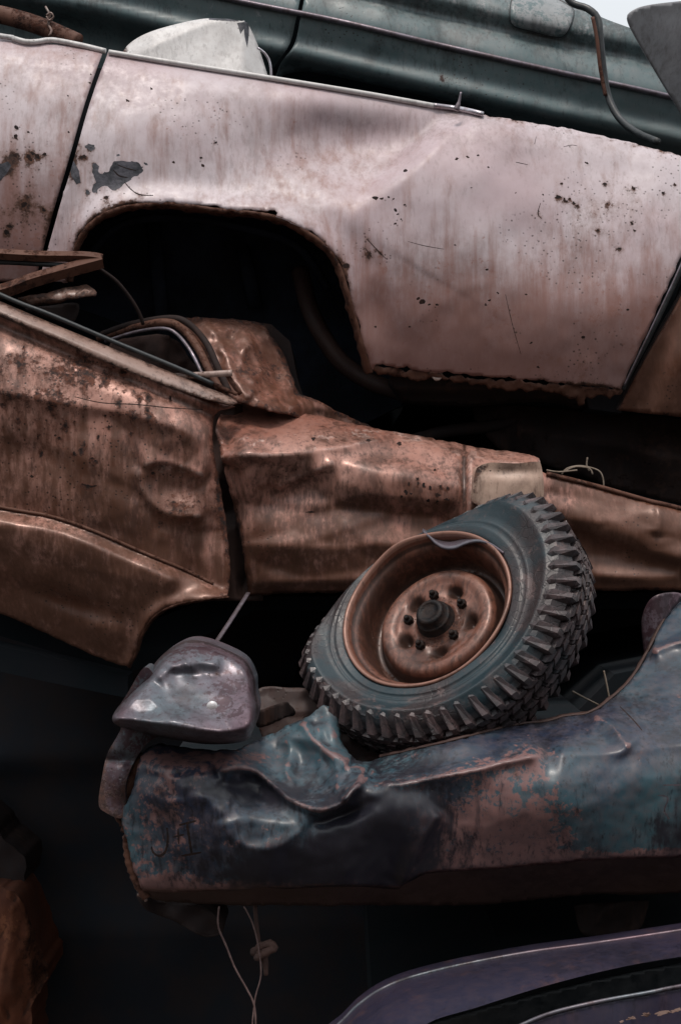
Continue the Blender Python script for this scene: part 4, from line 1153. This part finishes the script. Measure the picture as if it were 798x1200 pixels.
# crumpled left end: folded layers
for i, (pth, yy) in enumerate([("170,884 158,905 148,935 140,952 146,965", -.86), ("178,880 164,902 156,925 150,945 148,975", -.84), ("150,978 152,1005 160,1030 172,1052", -.86)]):
    tube('torn_fold', pxpath(pth, yy, 4), [.008 + .004 * abs(math.sin(k * 1.3)) for k in range(len(smooth_path(pth, 4)))], M['rust'], blue, 8)
for k in range(7):
    yk = 1012 + 6 * k
    tube('rusted_tooth', pxpath(f"{158 + k * .6},{yk} {163 + k},{yk + 3} {166 + k},{yk + 8}", -.85, 2), .004, M['cream'], blue, 6)
panel('inner_tray', "300,812 340,806 368,812 390,850 450,852 540,860 560,866 540,900 420,905 320,880", lambda x, y: -.60 + .0008 * (850 - y) + .02 * facets(x, y, 40, 26, 3), M['under'], blue, sp=4, attrs=dict(rust=lambda x, y: .2 + 0 * x))
panel('torn_strip', "300,836 318,828 336,822 345,836 330,842 314,850 304,852", lambda x, y: -.66 + .02 * np.sin(x / 6), M['rustdark'], blue, sp=3, rag=.8)
prism('floor_pan', "190,905c 960,905c 960,1030c 560,1052c 220,1050c", -.76, .9, M['void'], blue)
prism('rear_structure', "720,790c 960,740c 960,900c 640,900c 640,870c", -.10, .9, M['void'], blue)
prism('tray_base', "330,850c 700,850c 700,905c 330,905c", -.45, .9, M['void'], blue)
panel('cross_member', "160,1048 182,1056 240,1064 262,1090 240,1098 205,1080 172,1066", lambda x, y: -.80 + .03 * vnoise(x, y, 20, 2), M['rustdark'], blue, sp=4, skirt=.15)
panel('rear_corner', "752,722 764,700 790,694 800,700 786,716 770,742 757,768 752,750", lambda x, y: -.47 - .03 * np.cos((x - 770) / 14), M['bumper'], blue, sp=3, attrs=dict(bare=lambda x, y: .5 + 0 * x))


def d_bump(x, y):
    P = smooth_path(BUMP, 5, True)
    d = pdist(P, x, y, True)[0]
    f = -.98 + .12 * (1 - np.sqrt(np.clip(1 - (1 - np.clip(d / 10, 0, 1)) ** 2, 0, 1)))
    f = f + .0016 * np.clip(845 - y, 0, 100)                           # top slopes back
    f = f + ledge(x, y, "126,846 150,842 200,850 250,857 305,853", .045, 30, 9, 12)
    f = f + ledge(x, y, "180,800 200,784 225,776 262,780", .02, 16, 8, 12) + gauss(x, y, 226, 789, 34, 5, .009, 4) + gauss(x, y, 225, 765, 8, 9, -.012, 40)
    f = f + ledge(x, y, "188,772 215,785 225,776", .012, 8, 8, 8)
    return f + .004 * vnoise(x, y, 24, 3) + .002 * vnoise(x, y, 10, 4) + .022 * facets(x, y, 60, 40, 4, 15) + .0015 * facets(x, y, 18, 14, 2)


BUMP = "205,757 225,750 250,755 285,772 298,793 300,812 303,832 297,856 285,869 240,872 180,862 142,852 132,840 150,815 172,790 188,770"
bp = panel('bumper', BUMP, d_bump, M['bumper'], blue, sp=2.6, skirt=.10, thick=0, attrs=dict(rust=lambda x, y: .45 * gauss(x, y, 226, 788, 30, 3, 1, 4) + .4 * gauss(x, y, 255, 789, 4, 8, 1), dirt=lambda x, y: .5 * sstep(840, 868, y) + .2, bare=lambda x, y: .22 + .25 * gauss(x, y, 270, 800, 26, 30, 1) + .2 * gauss(x, y, 225, 762, 30, 8, 1)))
yb = float(d_bump(np.array([249.]), np.array([828.]))[0])
bm = bmesh.new(); bmesh.ops.create_uvsphere(bm, u_segments=20, v_segments=10, radius=.0115)
bv = at(249, 828, yb)
for v in bm.verts: v.co = Vector((v.co.x, v.co.y * .55, v.co.z)) + bv
me = bpy.data.meshes.new('bolt'); bm.to_mesh(me); bm.free(); me.materials.append(M['bolt'])
for p in me.polygons: p.use_smooth = True
bo = bpy.data.objects.new('bolt', me); COL.objects.link(bo); bo.parent = bp
me.transform(Matrix.Translation(-world_loc(bp)))
d_br = lambda x, y: -.90 - .05 * np.cos((x - 140 - (900 - y) * .25) / 26) + gauss(x, y, 132, 890, 20, 4, .015) + .012 * vnoise(x, y, 22, 8)
br = panel('bumper_bracket', "170,782 150,812 134,840 142,852 138,862 126,884 120,910 116,942 124,952 142,959 149,946 147,925 152,905 164,882 180,866 200,858 190,830 185,800", lambda x, y: d_br(x, y) + .05, M['bumper'], blue, sp=3.4, skirt=.08, thick=0, attrs=dict(rust=lambda x, y: .2 + .3 * gauss(x, y, 130, 930, 20, 30, 1), bare=lambda x, y: .5 + 0 * x, dirt=lambda x, y: .5 + 0 * x))

# ================================================================== 6. purple car at the bottom
purple = thing('wrecked_car', 'dark purple wreck with its bonnet jutting out at the foot of the stack', 'wrecked car', (.5, -.8, .4), CARS)
EDG = [(380, 1215), (400, 1198), (420, 1178), (446, 1160), (480, 1146), (540, 1131), (620, 1116), (700, 1105), (800, 1090), (960, 1065)]


def d_hood(x, y):
    t = y - np.interp(x, [p[0] for p in EDG], [p[1] for p in EDG])
    f = curve1(t, [(-30, -.80), (0, -.92), (6, -.95), (20, -1.02), (60, -1.14), (120, -1.25)])
    return f + .010 * vnoise(x, y, 60, 3) + .002 * vnoise(x, y, 18, 3)


panel('bonnet', " ".join(f"{a},{b}" for a, b in EDG) + "c 960,1098c 798,1121 720,1135 640,1155 560,1180 500,1200 470,1235c 370,1240c", d_hood, M['purple'], purple, sp=4, thick=0, skirt=.05, attrs=dict(bare=lambda x, y: .2 * np.exp(-np.abs(y - np.interp(x, [p[0] for p in EDG], [p[1] for p in EDG])) / 12)))
tube('bonnet_edge', [at(x, y, float(d_hood(np.array([x]), np.array([y]))[0]) - .001) for x, y in smooth_path([(a, b, False) for a, b in EDG], 6)], .0042, M['bumper'], purple, 8)
d_fp = lambda x, y: -1.10 - .0002 * (y - 1180) + .008 * vnoise(x, y, 50, 5)
panel('front_panel', "590,1212c 640,1190 700,1175 760,1164 800,1156 960,1128c 960,1300c 560,1300c", d_fp, [M['purple'], M['cream']], purple, sp=4,
      chips=[(blob(cx, cy, rx, ry, -12, 14, .4), 1) for cx, cy, rx, ry in [(740, 1193, 6, 2), (757, 1189, 5, 2.4), (775, 1187, 9, 2.6), (792, 1184, 6, 2.2), (728, 1197, 3, 1.6), (812, 1181, 8, 2)]], attrs=dict(bare=lambda x, y: .3 * np.exp(-np.abs(y - (1156 + (800 - x) * .22)) / 10)))
tube('panel_edge', pxpath("590,1211 640,1189 700,1174 760,1163 800,1155 960,1127", lambda x, y: d_fp(x, y) - .002, 6), .004, M['bumper'], purple, 6)
prism('engine_bay', "440,1222c 600,1150c 960,1100c 960,1320c 440,1320c", -.80, .9, M['void'], purple)
o = panel('gutter', "480,1205c 600,1172 700,1148 800,1128 960,1100c 960,1130c 800,1158 700,1178 600,1208c", lambda x, y: -.98 + .006 * vnoise(x, y, 30, 2), M['seal'], purple, sp=5)

# ================================================================== 7. dark wreck added behind the gaps to keep them black
deep = thing('wrecked_car', 'dark wreck added deep behind the other cars to keep the gaps black', 'wrecked car', (0, 1.4, 0), CARS)
panel('side', "-260,700c 960,640c 960,1500c -260,1500c", lambda x, y: 1.0 + .06 * vnoise(x, y, 90, 3) + ledge(x, y, "-260,900 300,880 960,840", .08, 60, 20, 0) + ledge(x, y, "-260,1100 960,1060", .06, 30, 60, 0), M['black'], deep, sp=14)
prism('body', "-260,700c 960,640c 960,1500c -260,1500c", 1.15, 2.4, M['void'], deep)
prism('sky_block', "-260,380c 960,420c 960,720c -260,720c", 1.75, 2.4, M['void'], deep)  # no cabin there: block added to shut out the sky behind the gaps
panel('torn_side', "560,470 700,478 800,486 960,505 960,630 800,592 700,565 640,545 580,522", lambda x, y: .30 + .05 * vnoise(x, y, 40, 3) + ledge(x, y, "600,500 760,530 960,570", .04, 20, 30, 10), M['rustdark'], deep, sp=6, attrs=dict(rust=lambda x, y: .3 + 0 * x, bare=lambda x, y: .5 * gauss(x, y, 770, 540, 40, 40, 1)))

# scrap at the lower left
def d_scr(x, y):
    return -.05 + .0024 * np.maximum(0, x - 15) + ledge(x, y, "0,990 20,1040 34,1100 40,1200", .07, 20, 22, 0) + ledge(x, y, "28,1010 44,1080 58,1140", .05, 10, 14, 10) + .12 * facets(x, y, 46, 130, 3, 12) + .02 * facets(x, y, 20, 40, 5, 20) + .62


scp = panel('scrap_sheet', "-120,1020c -20,1030 6,1042 24,1052 36,1080 46,1108 58,1134 50,1160 36,1185 40,1240c -120,1260c", d_scr, M['scrap'], None, sp=4, rag=1.5, base=at(-20, 1240, .7), skirt=.25, thick=0, attrs=dict(rust=lambda x, y: .15 + .4 * gauss(x, y, 40, 1120, 12, 40, 1), bare=lambda x, y: .4 * gauss(x, y, 8, 1090, 12, 30, 1)))
tag(scp, 'orange rusted crumpled sheet standing in the dark lower left corner', 'scrap sheet')
scp2 = panel('scrap_sheet', "-120,930c -30,950 8,985 30,1010 22,1040 -20,1050 -120,1060c", lambda x, y: .6 + .05 * vnoise(x, y, 26, 8), M['rustdark'], None, sp=5, rag=1.5, base=at(-20, 1050, .6), skirt=.25, thick=0)
tag(scp2, 'dim dark brown lump behind the orange rusted sheet at the left edge', 'scrap sheet')
# dangling things and dry stems
o = tube('wire', pxpath("257,1062 256,1085 266,1110 276,1135 290,1160 298,1178 300,1206 298,1240", [-.86, -.86, -.87, -.88], 5), .0022, M['wire'], None, 6, base=at(257, 1062, -.86))
tag(o, 'long thin wire dangling in a loose curve below the blue wreck', 'wire')
o = tube('wire', pxpath("286,1062 296,1082 303,1110 306,1142 300,1166 298,1180 296,1206 300,1240", [-.86, -.86, -.87, -.88], 5), .0018, M['wire'], None, 6, base=at(286, 1062, -.86))
tag(o, 'short thin wire passing behind the knotted rag below the blue wreck', 'wire')
rag = thing('knotted_rag', 'small brown knotted rag hanging from a cord below the blue wreck', 'rag', at(309, 1060, -.84))
tube('cord', pxpath("299,1060 301,1085 304,1108", -.84, 4), .005, M['seat'], rag, 6)
tube('knot', pxpath("296,1118 304,1110 316,1106 322,1110 312,1116 302,1122 310,1112 318,1108", [-.84, -.85, -.86, -.85, -.84], 3), [.006 + .004 * abs(math.sin(k)) for k in range(len(smooth_path("296,1118 304,1110 316,1106 322,1110 312,1116 302,1122 310,1112 318,1108", 3)))], M['seat'], rag, 8)
tube('tail', pxpath("308,1118 311,1130 312,1143", -.84, 3), [.008, .009, .009, .008, .007, .006, .005, .005, .004, .004][:len(smooth_path("308,1118 311,1130 312,1143", 3))], M['seat'], rag, 8)
STEMS = [("658,556 664,549 680,546 700,551 706,560 707,572", -.10, 'curved dry stem arching over the rear edge of the copper wreck'), ("662,552 674,547 690,549 694,556", -.11, 'shorter dry stem under the arching one on the copper wreck'), ("688,536 687,545 690,552", -.10, 'tiny upright dry stem on the rear edge of the copper wreck'), ("640,551 655,553 676,551", -.12, 'flat dry stem lying along the rear edge of the copper wreck'),
         ("707,786 710,800 714,820", -.62, 'straight pale dry stem rising behind the blue wreck right of the tyre'), ("670,810 685,818 701,826", -.62, 'leaning dry stem behind the blue wreck right of the tyre')]
for s, Y, lab in STEMS:
    o = tube('dry_stem', pxpath(s, Y, 3), .0022, M['stem'], None, 5, base=at(*parse(s)[0][:2], Y))
    tag(o, lab, 'dry stem', 'dry stems caught in the stack')
